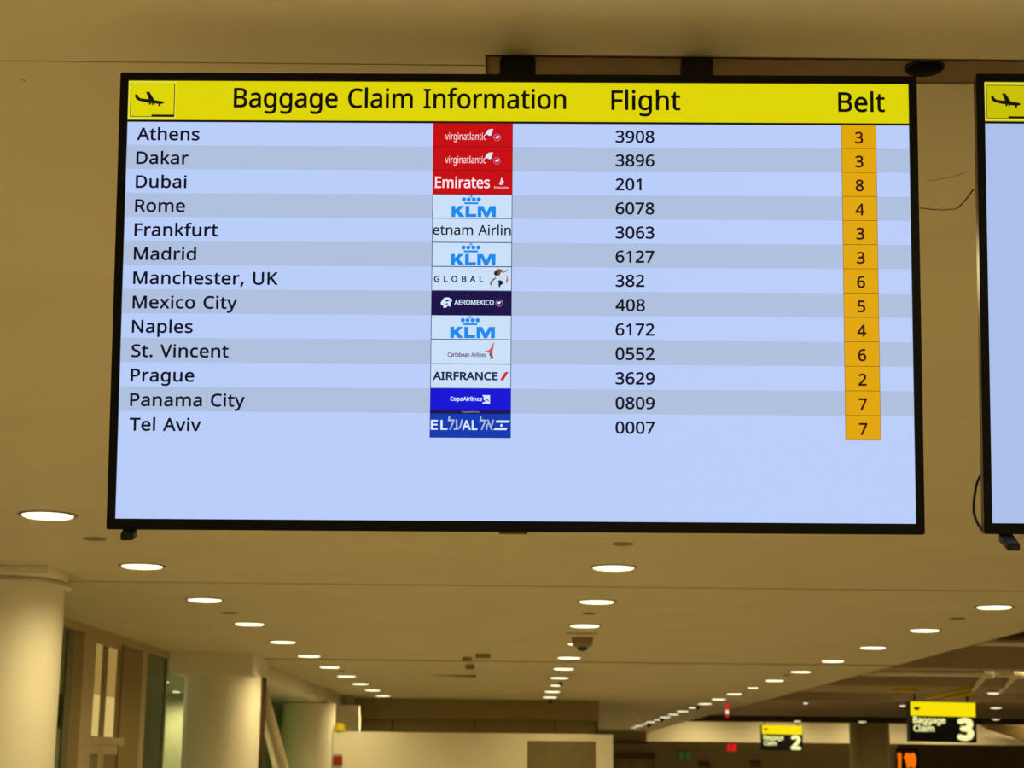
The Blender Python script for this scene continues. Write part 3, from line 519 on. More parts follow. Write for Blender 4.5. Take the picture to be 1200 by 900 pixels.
def rounded(x0, x1, y0, y1, r, n=5):
    out = []
    for cx, cy, s in ((x1 - r, y1 - r, 0), (x0 + r, y1 - r, 1), (x0 + r, y0 + r, 2), (x1 - r, y0 + r, 3)):
        for i in range(n):
            t = (s + i / (n - 1)) * math.pi / 2
            out.append((cx + r * math.cos(t), cy + r * math.sin(t)))
    return out

def make_shell(root, sensor_z):
    # front frame: a ring with an outer wall
    b = MB()
    o = rounded(-TW / 2, TW / 2, -TH / 2, TH / 2, 0.004)
    i = rounded(SX0, SX1, SY0, SY1, 0.0005)
    n = len(o)
    vs = [Vector((x, y, 0.0)) for x, y in o] + [Vector((x, y, 0.0)) for x, y in i] + [Vector((x, y, -0.006)) for x, y in i]
    fs = [(k, (k + 1) % n, n + (k + 1) % n, n + k) for k in range(n)] + [(n + k, n + (k + 1) % n, 2 * n + (k + 1) % n, 2 * n + k) for k in range(n)]
    b.faces(vs, fs, 'bezel')
    b.build('bezel', root)
    b = MB()
    vs = [Vector((x, y, 0.0)) for x, y in o] + [Vector((x, y, -0.018)) for x, y in o]
    b.faces(vs, [(k, n + k, n + (k + 1) % n, (k + 1) % n) for k in range(n)], 'edge')
    e = b.build('edge_band', root)
    e['label'] = 'grey metal side edge of the display'
    b = MB()
    b.box(-TW / 2 + 0.004, TW / 2 - 0.004, -TH / 2 + 0.004, TH / 2 - 0.004, -0.024, -0.0075, 'black')
    b.box(-0.52, 0.52, -0.30, 0.26, -0.062, -0.024, 'black', 0.012)
    b.build('back_housing', root)
    # remote sensor: a small bar reaching down and forward below the left corner
    b = MB()
    x0, x1 = -0.7005, -0.676
    y = -TH / 2
    za, zb = -0.010, sensor_z
    dr = 0.020 if sensor_z < 0.03 else 0.030
    pa = [Vector((x0 , y + 0.002, za)), Vector((x1, y + 0.002, za)), Vector((x1, y - 0.014, za)), Vector((x0, y - 0.014, za))]
    pb = [Vector((x0 + 0.001, y - dr + 0.013, zb)), Vector((x1 - 0.001, y - dr + 0.013, zb)), Vector((x1 - 0.001, y - dr, zb)), Vector((x0 + 0.001, y - dr, zb))]
    b.hexa(pa + pb, 'black')
    b.lathe((( x0 + x1) / 2 + 0.004, y - dr + 0.0065, zb), [(0.0028, 0.0), (0.0028, 0.0006), (0.0, 0.0008)], 'dome', n=14)
    bmesh.ops.bevel(b.bm, geom=[e2 for e2 in b.bm.edges if e2.calc_length() > 0.011], offset=0.0015, segments=2, affect='EDGES')
    b.build('remote_sensor', root)

Lz = [-0.004 + 0.0005 * i for i in range(8)]      # picture layers just inside the frame
def P(x, y, z): return Vector((x, y, z))

def make_header(scr, first):
    b = MB()
    b.flat([rect(SX0, SX1, 0.3302, SY1)], 's_yellow' if first else 's_yellow2', z=Lz[1])
    b.flat([rect(SX0, SX1, 0.3260, 0.3302)], 's_black', z=Lz[1])
    o = b.build('header_band', scr)
    o['label'] = 'yellow band across the top of the screen'
    # arrivals pictogram
    def q(px, py): return (-0.7081 + (px / 7.5 - 24) * 0.0016, 0.3974 - (py / 7.5 - 17.5) * 0.00159)
    b = MB()
    x0, y1 = q(172, 130); x1, y0 = q(553, 424)
    b.flat([rect(x0 - 0.0045, x1 + 0.002, y0 - 0.004, y1 + 0.004), rect(x0, x1, y0, y1)], 's_pale', z=Lz[2])
    t = 0.0011
    b.flat([rect(x0, x1, y0, y1), rect(x0 + t, x1 - t * 1.3, y0 + t, y1 - t * 1.2)], 's_black', z=Lz[2])
    b.flat([rect(*[q(358, 404)[0], x1, y0, q(358, 404)[1]])], 's_black', z=Lz[3])
    plane = [(210, 228), (232, 225), (240, 246), (258, 260), (300, 266), (330, 268), (318, 236), (304, 206), (334, 203), (356, 238), (380, 276), (410, 281), (444, 285), (466, 296), (452, 308), (425, 312), (370, 306), (300, 296), (244, 282), (222, 268), (213, 250)]
    b.flat([[q(*p) for p in plane]], 's_black', z=Lz[3])
    for g in ([(336, 300), (352, 302), (346, 318), (330, 315)], [(360, 302), (374, 303), (370, 321), (356, 318)], [(418, 308), (436, 308), (428, 330), (411, 326)]):
        b.flat([[q(*p) for p in g]], 's_black', z=Lz[3])
    b.build('arrivals_icon', scr)
    for s, x0, y0, x1, nm in (('Baggage Claim Information', -0.5194, 0.3543, 0.0877, 'title_word'), ('Flight', 0.1718, 0.3531, 0.2964, 'column_title'), ('Belt', 0.5860, 0.3515, 0.6697, 'column_title')):
        if not first: continue
        loops, k = text(s, x0, y0, 0.0354, x1), 0
        for word in s.split():
            n = sum(len(GLYPHS[ch][1]) for ch in word)
            b = MB()
            b.flat(loops[k:k + n], 's_black', z=Lz[3], offset=0.0008)
            b.build(nm, scr)
            k += n

ROW0, PITCH_R = 0.3270, 0.04438
CITIES = ['Athens', 'Dakar', 'Dubai', 'Rome', 'Frankfurt', 'Madrid', 'Manchester, UK', 'Mexico City', 'Naples', 'St. Vincent', 'Prague', 'Panama City', 'Tel Aviv']
FLIGHTS = ['3908', '3896', '201', '6078', '3063', '6127', '382', '408', '6172', '0552', '3629', '0809', '0007']
BELTS = '3384336546277'
LINES = ['virgin', 'virgin', 'emirates', 'crown', 'etnam', 'crown', 'global', 'aero', 'crown', 'carib', 'france', 'copa', 'elal']
TX0, TX1 = -0.1541, -0.0086

def make_tile(scr, i):
    k = LINES[i]
    top = ROW0 - PITCH_R * i - (0.0008 if i == 0 else 0)
    u = (TX1 - TX0) / 93.5              # one design unit
    hgt = PITCH_R / u
    def q(x, y): return (TX0 + x * u, top - y * u)
    def T(s, x0, base, cap, x1, track=0, slant=0): return [[q(x, -y) for x, y in lp] for lp in text(s, x0, -base, cap, x1, track, slant)]
    def G(*pl): return [[q(x, y) for x, y in p] for p in pl]
    b = MB()
    bg = {'virgin': 's_red', 'emirates': 's_red', 'aero': 's_navy', 'copa': 's_blue', 'elal': 's_blue2'}.get(k, 's_tile')
    b.flat([rect(TX0, TX1, top - PITCH_R, top)], bg, z=Lz[2])
    if bg == 's_tile':
        b.flat([rect(TX0, TX1, top - PITCH_R, top), rect(TX0 + 0.0012, TX1 - 0.0012, top - PITCH_R + 0.0010, top - 0.0006)], 's_line', z=Lz[3])
    elif bg == 's_red':
        b.flat([rect(TX0, TX1, top - PITCH_R, top), rect(TX0 + 0.0006, TX1 - 0.0006, top - PITCH_R + 0.0009, top)], 's_redline', z=Lz[3])
    elif k == 'elal':
        b.flat([rect(TX0, TX1, top - PITCH_R, top), rect(TX0 + 0.0006, TX1 - 0.0006, top - PITCH_R + 0.0008, top)], 's_navy', z=Lz[3])
    if k == 'virgin':
        b.flat(T('virginatlantic', 14.3, 19.8, 8.3, 62.3), 's_pink', z=Lz[4])
        b.flat(G([(61.0, 12.9), (63.2, 9.2), (65.2, 7.3), (70.3, 6.6), (69.4, 10.6), (68.2, 14.4), (66.0, 14.9), (63.6, 13.6)]), 's_white', z=Lz[4])
        b.flat(G(disc(75, 16.8, 4.3), disc(75, 16.8, 3.5)), 's_mauve', z=Lz[4])
        b.flat(G([(72.6, 17.4), (75.5, 15.0), (78, 15.2), (77, 17.2), (75.4, 18.4)]), 's_pink', z=Lz[4])
    elif k == 'emirates':
        x = 3.3
        b.flat(T('Emirates', 3.3, 20.7, 12.7, 66.7), 's_pink', z=Lz[4], offset=0.0005)
        for sx, sy in ((2.4, 7.5), (2.4, 20.1)):
            b.flat(G([(sx, sy), (sx + 3.6, sy), (sx + 3.6, sy + 0.8), (sx, sy + 0.8)]), 's_pink', z=Lz[4])
        b.flat(G([(80.6, 7.9), (81.6, 10.4), (82.4, 12.2), (83.6, 13.2), (82.6, 14.2), (82.8, 16), (80.4, 17.2), (78.0, 16.4), (78.6, 14.4), (79.4, 12.6), (80.0, 10.2)]), 's_pink', z=Lz[4])
        b.flat(G([(80.2, 12.8), (81.4, 13.2), (80.8, 14.4)], [(79.6, 14.9), (81.4, 15.0), (80.4, 16.0)]), 's_red', z=Lz[5])
        b.flat(T('Emirates', 72.2, 21.4, 2.6, 89), 's_pink', z=Lz[4])
    elif k == 'crown':
        b.flat(G([(37.2, 9.3), (53.9, 9.3), (53.5, 11.7), (37.7, 11.7)]), 's_sky', z=Lz[4])
        for cx in (36.9, 42.5, 48.5, 54.2): b.flat(G(disc(cx, 5.9, 2.5, 16)), 's_sky', z=Lz[4])
        b.flat(G([(45.1, 0.6), (46.1, 0.6), (46.1, 1.5), (47.6, 1.5), (47.6, 2.4), (46.1, 2.4), (46.3, 4.2), (44.9, 4.2), (45.1, 2.4), (43.6, 2.4), (43.6, 1.5), (45.1, 1.5)]), 's_sky', z=Lz[4])
        b.flat(G([(22.5, 13.6), (27.0, 13.6), (27.0, 18.2), (31.4, 13.6), (37.4, 13.6), (31.6, 19.4), (38.0, 26.9), (31.8, 26.9), (28.2, 22.2), (27.0, 23.4), (27.0, 26.9), (22.5, 26.9)]), 's_sky', z=Lz[4])
        b.flat(G([(38.8, 13.6), (43.4, 13.6), (43.4, 23.2), (51.6, 23.2), (51.6, 26.9), (38.8, 26.9)]), 's_sky', z=Lz[4])
        b.flat(G([(53.0, 26.9), (53.0, 13.6), (59.6, 13.6), (63.4, 21.4), (67.2, 13.6), (74.3, 13.6), (74.3, 26.9), (69.6, 26.9), (69.6, 18.2), (65.4, 26.9), (61.6, 26.9), (57.4, 18.2), (57.4, 26.9)]), 's_sky', z=Lz[4])
    elif k == 'etnam':
        b.flat(T('etnam Airlin', 1.2, 19.4, 11.3, 91.8), 's_ink', z=Lz[4], offset=0.00035)
    elif k == 'global':
        b.flat(T('GLOBAL', 3.2, 18, 6.7, 60, track=330), 's_navytext', z=Lz[4], offset=0.0005)
        b.flat(G([(72.4, 7.6), (73.6, 4.6), (77, 2.6), (81.6, 3.0), (83.0, 5.2), (80.4, 7.2), (79.6, 9.6), (76.6, 11.0), (73.6, 10.4)]), 's_brown', z=Lz[4])
        b.flat(G([(73, 8), (74.6, 5.6), (77.4, 5.0), (76.6, 8.6), (74.6, 10.2)]), 's_ink', z=Lz[5])
        b.flat(G([(82.2, 6.2), (86.6, 4.0), (90.2, 2.2), (87.8, 5.0), (83.2, 7.4)]), 's_slate', z=Lz[4])
        b.flat(G([(74.6, 12.2), (70.2, 15.6), (68.0, 18.6), (68.4, 21.4), (71.2, 23.2), (69.6, 20.4), (71.4, 16.8), (75.4, 13.4)]), 's_brown', z=Lz[4])
        b.flat(G([(86.4, 8.8), (88.6, 12), (89.2, 16), (87.2, 20), (86.6, 17), (87.6, 13.4)]), 's_coral', z=Lz[4])
        b.flat(G([(77.2, 16.6), (80.0, 15.6), (84.2, 18.2), (82.4, 20.6), (80.6, 21.6), (79.4, 25.0), (78.0, 22.2), (78.2, 19.4)]), 's_ink', z=Lz[4])
    elif k == 'aero':
        b.flat(G([(11.0, 14.8), (12.6, 11.2), (15.4, 8.2), (19.6, 7.7), (23.4, 9.6), (24.4, 12.4), (22.4, 13.0), (23.0, 16.0), (22.0, 18.8), (19.4, 17.6), (17.6, 19.8), (14.2, 20.2), (14.4, 17.4), (12.2, 17.2)]), 's_white', z=Lz[4])
        b.flat(G([(15.4, 12.4), (19.0, 10.6), (22.0, 11.6), (18.0, 13.0)], [(17.2, 15.0), (19.4, 14.6), (18.8, 16.6), (17.0, 17.0)]), 's_navy', z=Lz[5])
        b.flat(T('AEROMEXICO', 27, 16.5, 5.8, 72.6), 's_white', z=Lz[4], offset=0.00025)
        b.flat(G(disc(79, 14.1, 4.3), disc(79, 14.1, 3.5)), 's_mauve', z=Lz[4])
        b.flat(G([(76.4, 13.6), (79, 12.4), (81.6, 12.6), (80, 14.6), (78.6, 15.6)]), 's_white', z=Lz[4])
    elif k == 'carib':
        b.flat(T('Caribbean', 20, 20, 4.6, 45), 's_purple', z=Lz[4], offset=0.0003)
        b.flat(T('Airlines', 47, 20, 4.6, 64), 's_slate', z=Lz[4], offset=0.0003)
        b.flat(G([(73.6, 2.2), (72.8, 8.4), (71.6, 14.2), (69.2, 16.8), (67.4, 15.4), (62.3, 13.0), (66.6, 12.8), (69.4, 10.2), (71.2, 6.2)]), 's_coral', z=Lz[4])
        b.flat(G([(69.2, 16.4), (71.8, 14.6), (71.6, 18.2), (73.4, 22.0), (70.4, 21.4), (69.0, 24.0), (69.4, 19.6), (67.2, 16.8)]), 's_brown', z=Lz[4])
    elif k == 'france':
        b.flat(T('AIRFRANCE', 3.4, 18.4, 8.6, 77.6), 's_navytext', z=Lz[4], offset=0.0008)
        b.flat(G([(80.6, 18.6), (86.5, 9.0), (90.4, 9.0), (84.6, 18.6)]), 's_crimson', z=Lz[4])
    elif k == 'copa':
        b.flat(T('CopaAirlines', 23.4, 14.3, 4.6, 59.8), 's_white', z=Lz[4], offset=0.0003)
        b.flat(G([(60.4, 7.6), (69.2, 7.6), (69.2, 17.6), (60.6, 17.6), (60.8, 15.8), (64.6, 15.2), (61.0, 12.0), (62.4, 10.8)]), 's_white', z=Lz[4])
        b.flat(G([(62.6, 11.2), (66.8, 12.4), (68.8, 14.8), (65.0, 13.8)]), 's_slate', z=Lz[5])
        b.flat([[q(0, 25.4), q(93.5, 25.4), q(93.5, 29.2), q(0, 29.2)]], 's_navy', z=Lz[5])
        b.flat(T('CopaAirlines', 37, 28, 1.7, 57), 's_greytext', z=Lz[6])
    elif k == 'elal':
        b.flat(T('EL', 1.6, 19.2, 10.8, 20.2, track=40), 's_white', z=Lz[4], offset=0.0006)
        b.flat(T('AL', 37.8, 19.2, 10.8, 54.6, track=20), 's_white', z=Lz[4], offset=0.0006)
        for s, x0, x1 in (('לע', 18.4, 38.0), ('לא', 54.8, 74)):
            b.flat(T(s, x0 + 1.6, 19.2, 14.0, x1 - 1.6, slant=0.12), 's_greytext', z=Lz[4], offset=0.0004)
        b.flat(G([(77.0, 8.2), (92.4, 8.2), (91.2, 10.8), (75.8, 10.8)], [(74.8, 16.8), (89.6, 16.8), (88.4, 19.4), (73.6, 19.4)]), 's_white', z=Lz[4])
        b.flat(G(disc(82.8, 14, 1.7, 12)), 's_white', z=Lz[4])
    b.build('airline_tile', scr)

def make_display(name, mtx, first, label, sensor_z):
    root = empty(name, None, label, 'information display', matrix=mtx)
    make_shell(root, sensor_z)
    b = MB()
    b.flat([rect(SX0, SX1, SY0, SY1)], 's_light' if first else 's_light2', z=Lz[0])
    scr = b.build('screen', root)
    scr['label'] = 'pale blue lit screen panel'
    make_header(scr, first)
    if not first: return root
    for i in range(13):
        top = ROW0 - PITCH_R * i
        if i % 2:
            b = MB(); b.flat([rect(SX0, SX1, top - PITCH_R, top)], 's_grey', z=Lz[1]); b.build('row_stripe', scr)
        base = 0.2921 - PITCH_R * i
        b = MB(); b.flat(text(CITIES[i], -0.6952 + 0.0002 * i, base, 0.0223, None, 14, wide=1.095), 's_ink', z=Lz[3], offset=0.00068); b.build('city_name', scr)
        make_tile(scr, i)
        b = MB(); b.flat(text(FLIGHTS[i], 0.1795, base, 0.0212, None, 8, wide=1.05), 's_ink', z=Lz[3], offset=0.00068); b.build('flight_number', scr)
        b = MB()
        b.flat([rect(0.5903, 0.6538, top - PITCH_R, top)], 's_amberline', z=Lz[2])
        b.flat([rect(0.5910, 0.6530, top - PITCH_R + 0.0006, top - (0.0012 if i == 0 else 0.0004))], 's_amber', z=Lz[3])
        b.flat(text(BELTS[i], 0, base + 0.0005, 0.0205, None, center=0.6222), 's_digit', z=Lz[4], offset=0.0007)
        b.build('belt_cell', scr)
    b = MB()
    b.box(-0.028, 0.022, -TH / 2 - 0.004, -TH / 2 + 0.001, -0.010, -0.002, 'edge', 0.001)
    b.build('badge', root)
    return root

make_display('flight_display', display_matrix(-0.0066, 3.1321, 0.8247, -0.0038, 0.1015, 0.0033), True,
             'large black-framed baggage claim display listing thirteen flights, hanging from the ceiling', 0.016)
make_display('flight_display', display_matrix(1.5553, 3.1197, 0.8301, -0.0005, 0.1109, 0.0022), False,
             'second black-framed flight display with an empty blue screen, cut off by the right edge', 0.042)

# loose cable beside the second display
c = [(1149, 557), (1145, 566), (1142.5, 578), (1141, 592), (1141.5, 602), (1144.5, 611), (1150, 620), (1156, 625)]
b = MB()
q = [at(px, py, 3.16 + 0.004 * i if i < 6 else 3.18) for i, (px, py) in enumerate(c)]
sm = []
for i in range(len(q) - 1):
    p0, p1, p2, p3 = q[max(i - 1, 0)], q[i], q[i + 1], q[min(i + 2, len(q) - 1)]
    for j in range(5):
        t = j / 5
        sm.append(0.5 * ((2 * p1) + (p2 - p0) * t + (2 * p0 - 5 * p1 + 4 * p2 - p3) * t * t + (3 * p1 - p0 - 3 * p2 + p3) * t ** 3))
sm.append(q[-1])
b.tube(sm, 0.0024, 'black', 8)
tag(b.build('power_cable'), 'thin black cable looping out beside the second display', 'cable')

# ceiling mount behind the displays
def make_mount(x0, label):
    root = empty('display_mount', (x0, 3.321, CE), label, 'mount')
    for x, m, flare in ((-0.176, 'steel', True), (0.176, 'pole', False)):
        b = MB()
        b.box(x - 0.031, x + 0.031, -0.029, 0.026, -0.62, 0.003, m, 0.006)
        p = b.build('pole', root)
        if flare:
            b = MB()
            b.box(x - 0.035, x + 0.036, -0.0285, 0.030, -0.060, 0.002, m, 0.009)
            b.build('collar', p)
        b = MB()
        b.box(x - 0.03, x + 0.03, -0.106, 0.0, -0.66, -0.40, 'steel', 0.004)
        b.build('bracket', root)
    b = MB(); b.box(-0.42, 0.42, -0.104, -0.08, -0.58, -0.50, 'steel', 0.003); b.build('rail', root)
    return root
make_mount(0.166, 'black twin-pole ceiling mount holding the large baggage claim display')
make_mount(1.728, 'ceiling mount holding the second flight display beyond the right edge')

# ------------------------------------------------------------------ ceiling downlights
ROWP = {'left': 1.2, 'middle': 1.0, 'right': 0.85}
DS = 2.608                      # spacing along a row
DL = {'left': (-2.6453, 10.0097, list(range(11)), ()),
      'middle': (0.6644, 12.3941, list(range(10)), (3, 7)),
      'right': (4.0057, 15.1089, list(range(19)), (6, 10, 14, 16, 18))}
ORD = ['nearest', 'second', 'third', 'fourth', 'fifth', 'sixth', 'seventh', 'eighth', 'ninth', 'tenth', 'eleventh', 'twelfth', 'thirteenth', 'fourteenth', 'fifteenth', 'sixteenth', 'seventeenth', 'eighteenth', 'nineteenth']
def ring_mesh(r, k):
    b = MB()
    b.lathe((0, 0, 0), [(r, 0.001), (r, -0.004), (r * 0.97, -0.007), (r * 0.88, -0.007), (r * 0.85, -0.003), (r * 0.85, 0.001)], 'trim')
    o = b.build('trim_ring'); b = MB()
    b.lathe((0, 0, 0), [(r * 0.85, 0.0), (r * 0.85, -0.009), (r * 0.76, -0.015), (r * 0.4, -0.016), (0.0, -0.017)], 'lens')
    l = b.build('lamp_lens')
    return o, l
PROTO = {}
def spot(loc, parent=None, watts=LAMP_W):
    L = bpy.data.lights.new('spot_beam', 'SPOT')
    L.energy = watts * 4
    L.color = WARM
    L.spot_size = math.radians(166)
    L.spot_blend = 1.0
    L.shadow_soft_size = 0.10
    o = bpy.data.objects.new('spot_beam', L)
    COL.objects.link(o)
    o.location = loc
    if parent: o.parent = parent
    return o
def downlight(x, y, z, r, label, group, watts=LAMP_W):
    root = empty('ceiling_downlight', (x, y, z), label, 'ceiling light', group)
    if r not in PROTO:
        o, l = ring_mesh(r, 0)
        PROTO[r] = (o, l)
    else:
        o, l = (k.copy() for k in PROTO[r])
        COL.objects.link(o); COL.objects.link(l)
    o.parent = root; l.parent = root
    if watts: spot((0, 0, -0.03), root, watts)
    return root
for row, (x, d0, idx, small) in DL.items():
    for j, i in enumerate(idx):
        r = 0.105 if i in small else 0.166
        size = 'small' if i in small else 'large'
        downlight(x, d0 + DS * i, CE, r, '%s round recessed downlight, %s of the %s ceiling row%s' % (size, ORD[j], row, '' if j else ' to the camera'), 'downlights in the %s ceiling row' % row, LAMP_W * ROWP[row])
# lamps of the same rows that hang over the part of the hall around and behind the photographer
for x, d0 in ((-2.6453, 10.0097), (0.6644, 12.3941), (4.0057, 15.1089)):
    d = d0 - DS
    while d > -7:
        spot((x, d, CE - 0.03), None, LAMP_W * (1.5 if x < 0 else 1.0 if x < 2 else 0.8))
        d -= DS

# ------------------------------------------------------------------ small ceiling fittings
def sprinkler(px, py, label, r=0.075, m='trim'):
    c = ceil_at(px, py)
    b = MB()
    b.lathe((c.x, c.y, CE), [(r, 0.0), (r, -0.006), (r * 0.6, -0.012), (0.0, -0.014)], m, n=24)
    tag(b.build('sprinkler_cover'), label, 'sprinkler', 'flat round ceiling fittings')
sprinkler(111, 631, 'small flat round ceiling fitting just below the left corner of the large display', 0.07, 'seam')
sprinkler(730, 637, 'small flat round ceiling fitting just below the large display, before the middle row', 0.065, 'seam')
sprinkler(269, 718, 'small round ceiling fitting beside the third downlight of the left row', 0.075, 'grey')
sprinkler(690, 718.5, 'faint round ceiling fitting between second and third downlights of the middle row', 0.06)
sprinkler(1122, 724.5, 'faint round ceiling fitting between the two nearest right-row downlights', 0.075)
sprinkler(400, 786, 'small round ceiling fitting beside the seventh downlight of the left row', 0.06, 'grey')
sprinkler(922, 791, 'faint round ceiling fitting beside the fifth downlight of the right row', 0.06)

# dome camera
c = ceil_at(682.5, 747.5)
root = empty('security_camera', c, 'grey dome security camera under the ceiling beside the middle row of downlights', 'camera')
b = MB(); b.lathe((0, 0, 0), [(0.0, 0.0), (0.115, 0.0), (0.115, -0.04), (0.10, -0.085), (0.07, -0.098), (0.0, -0.098)], 'grey'); b.build('housing', root)
b = MB(); b.lathe((0, 0, -0.096), [(0.06, 0.0), (0.058, -0.015), (0.042, -0.038), (0.02, -0.047), (0.0, -0.048)], 'dome', n=28); b.build('lens_dome', root)
c = ceil_at(686, 742)
b = MB(); b.box(c.x - 0.2, c.x + 0.13, c.y - 0.02, c.y + 0.02, CE - 0.008, CE, 'seam'); tag(b.build('access_cover'), 'thin ceiling cover strip just in front of the dome camera', 'ceiling fitting')
for px, py, w, h, lb in ((566, 768, 17, 0.05, 'small brown box under the ceiling, the rightmost of three left of the camera'),
                         (547.5, 772, 11, 0.05, 'small brown box under the ceiling, the leftmost of three left of the camera'),
                         (551, 780.5, 10, 0.06, 'small brown box under the ceiling, the farthest of three left of the camera')):
    c = ceil_at(px, py - 1.5)
    hw = w * c.y / FPX / 2
    b = MB(); b.box(c.x - hw, c.x + hw, c.y - 0.08, c.y + 0.08, CE - h, CE, 'brown', 0.006); tag(b.build('junction_box'), lb, 'box', 'small boxes under the ceiling')
c0, c1 = ceil_at(505, 791), ceil_at(558, 791)
b = MB()
b.faces([Vector((c0.x, c0.y, CE - 0.004)), Vector((c1.x, c1.y, CE - 0.035)), Vector((c1.x, c1.y + 0.04, CE - 0.035)), Vector((c0.x, c0.y + 0.04, CE - 0.004)), Vector((c0.x, c0.y, CE)), Vector((c1.x, c1.y, CE)), Vector((c1.x, c1.y + 0.04, CE)), Vector((c0.x, c0.y + 0.04, CE))],
        [(0, 1, 2, 3), (0, 4, 5, 1), (1, 5, 6, 2), (2, 6, 7, 3), (3, 7, 4, 0), (4, 7, 6, 5)], 'brown')
tag(b.build('ceiling_flap'), 'thin sagging ceiling strip beyond the three small boxes', 'ceiling fitting')
for px, py, lb in ((657, 801.5, 'small black dome on the ceiling beside the eighth middle-row downlight'), (644, 823, 'small black dome below the farthest middle-row downlight'),
                   (817.5, 829.5, 'small black dome beside the tenth downlight of the right row'), (776, 843.5, 'small black dome beside the fourteenth downlight of the right row'), (760.5, 850, 'small black dome beside the sixteenth downlight of the right row')):
    c = ceil_at(px, py - 2)
    if c.y > FD - 0.2 and px < 700: c.y = FD - 0.3
    r = 2.6 * c.y / FPX
    b = MB(); b.lathe((c.x, min(c.y, FAR - 0.3), CE), [(r, 0.0), (r, -r * 0.5), (r * 0.8, -r * 1.2), (r * 0.4, -r * 1.6), (0, -r * 1.7)], 'dome', n=20)
    tag(b.build('smoke_detector'), lb, 'detector', 'small black ceiling domes')

# ------------------------------------------------------------------ columns along the left
CR = 0.485
def column(name, CX, d, top):
    root = empty(name, (CX, d, 0))
    root['kind'] = 'structure'
    b = MB()
    b.lathe((0, 0, 0), [(CR, 0.0), (CR, top)], 'column', n=96)
    b.build('shaft', root, kind='structure')
    return root
A = column('column', -3.833, 13.24, CE - 0.095)
b = MB(); b.box(-0.53, 0.51, -0.55, 0.03, CE - 0.06, CE, 'column', 0.004); b.build('cap_block', A, kind='structure')
b = MB(); b.lathe((0, 0, CE - 0.11), [(0.487, 0.0), (0.530, 0.0), (0.530, 0.010), (0.505, 0.03), (0.49, 0.052), (0.3, 0.052)], 'column', n=96); b.build('collar', A, kind='structure')
CX = -3.775
A = column('column', CX, 23.36, CE - 0.25)
b = MB(); b.box(-0.585, 0.46, -0.6, 0.8, CE - 0.262, CE, 'column', 0.004); b.build('cap_block', A, kind='structure')
b = MB()
for px0, px1, m in ((305.0, 307.4, 'crack'), (302.6, 305.0, 'column')):
    x0, x1 = at(px0, 845, 23.4).x - CX, at(px1, 845, 23.4).x - CX
    b.box(x0, x1, 0.02, 0.30, 0, CE - 0.262, m)
b.build('corner_guard', A, kind='structure')
A = column('column', -3.80, 33.5, EYE + 1.1)

# ------------------------------------------------------------------ glazed shop front on the left
def gd(px, py=800): return side_at(px, py, GX).y
b = MB(); b.box(GX - 0.05, GX + 0.02, 13.9, 22.7, CE - 0.085, CE, 'mull', 0.003); b.build('window_header', kind='structure')
b = MB(); b.box(GX - 0.02, GX + 0.015, 13.9, gd(95), CE - 0.115, CE - 0.085, 'mulldark'); b.build('trim_4', kind='structure')
def post(p0, p1, m, dep, name):
    b = MB(); b.box(GX - dep, GX + 0.01, gd(p0), gd(p1), 0, CE - 0.085, m, 0.004); return b.build(name, kind='structure')
post(75.5, 82, 'mulldark', 0.08, 'window_frame')
post(82.3, 95, 'mullbrown', 0.10, 'window_frame')
post(95.2, 109, 'mull', 0.14, 'window_frame')
post(142, 165, 'mullbrown', 0.14, 'window_frame')
post(165.3, 171, 'mull', 0.10, 'window_frame')
post(192.5, 194.5, 'mulldark', 0.03, 'window_frame')
for n, (p0, p1) in enumerate(((40, 75.5), (171, 192.5), (194.5, 224)), 1):
    b = MB(); b.box(GX - 0.012, GX, gd(p0) if p0 > 45 else 13.92, min(gd(p1), 22.68), 0, CE - 0.086, 'glass'); b.build('window_%d' % n, kind='structure')
# lit doorway between the posts
root = empty('door_1', (GX, gd(125), 0)); root['kind'] = 'structure'
def gz(px, py): return side_at(px, py, GX).z
dz = gd(125)
def gbox(name, p0, p1, z0, z1, x0, x1, m, bev=0.004):
    b = MB(); b.box(x0, x1, gd(p0) - dz, gd(p1) - dz, z0, z1, m, bev); return b.build(name, root, kind='structure')
zt, zb_, zd = gz(125, 757), gz(125, 863.5), gz(125, 873)
gbox('transom_frame', 109, 142, zt, CE - 0.086, -0.10, -0.012, 'mull')
gbox('transom_post', 109.2, 111.5, zb_, zt, -0.10, -0.008, 'mull')
gbox('transom_post', 119.8, 126.2, zb_, zt, -0.10, -0.008, 'mullbrown')
gbox('transom_post', 137.2, 142, zb_, zt, -0.10, -0.008, 'mullbrown')
zm_ = gz(125, 816)
for p0, p1 in ((111.5, 119.8), (126.2, 137.2)):
    gbox('transom_pane', p0, p1, zb_, zm_, -0.03, -0.014, 'paneglow', 0)
    gbox('transom_pane', p0, p1, zm_, zt, -0.03, -0.014, 'paneglowdim', 0)
gbox('transom_bar', 105, 148, zd, zb_, -0.10, 0.012, 'mull')
for p0, p1 in ((105, 122.6), (123.4, 147)):
    w = (p1 - p0)
    gbox('door_stile', p0, p0 + 2.6, 0, zd, -0.10, 0.0, 'mull')
    gbox('door_stile', p1 - 2.6, p1, 0, zd, -0.10, 0.0, 'mull')
    gbox('door_rail', p0 + 2.6, p1 - 2.6, zd - 0.10, zd, -0.10, 0.0, 'mull')
    gbox('door_pane', p0 + 2.6, p1 - 2.6, 0, zd - 0.10, -0.03, -0.012, 'board', 0)
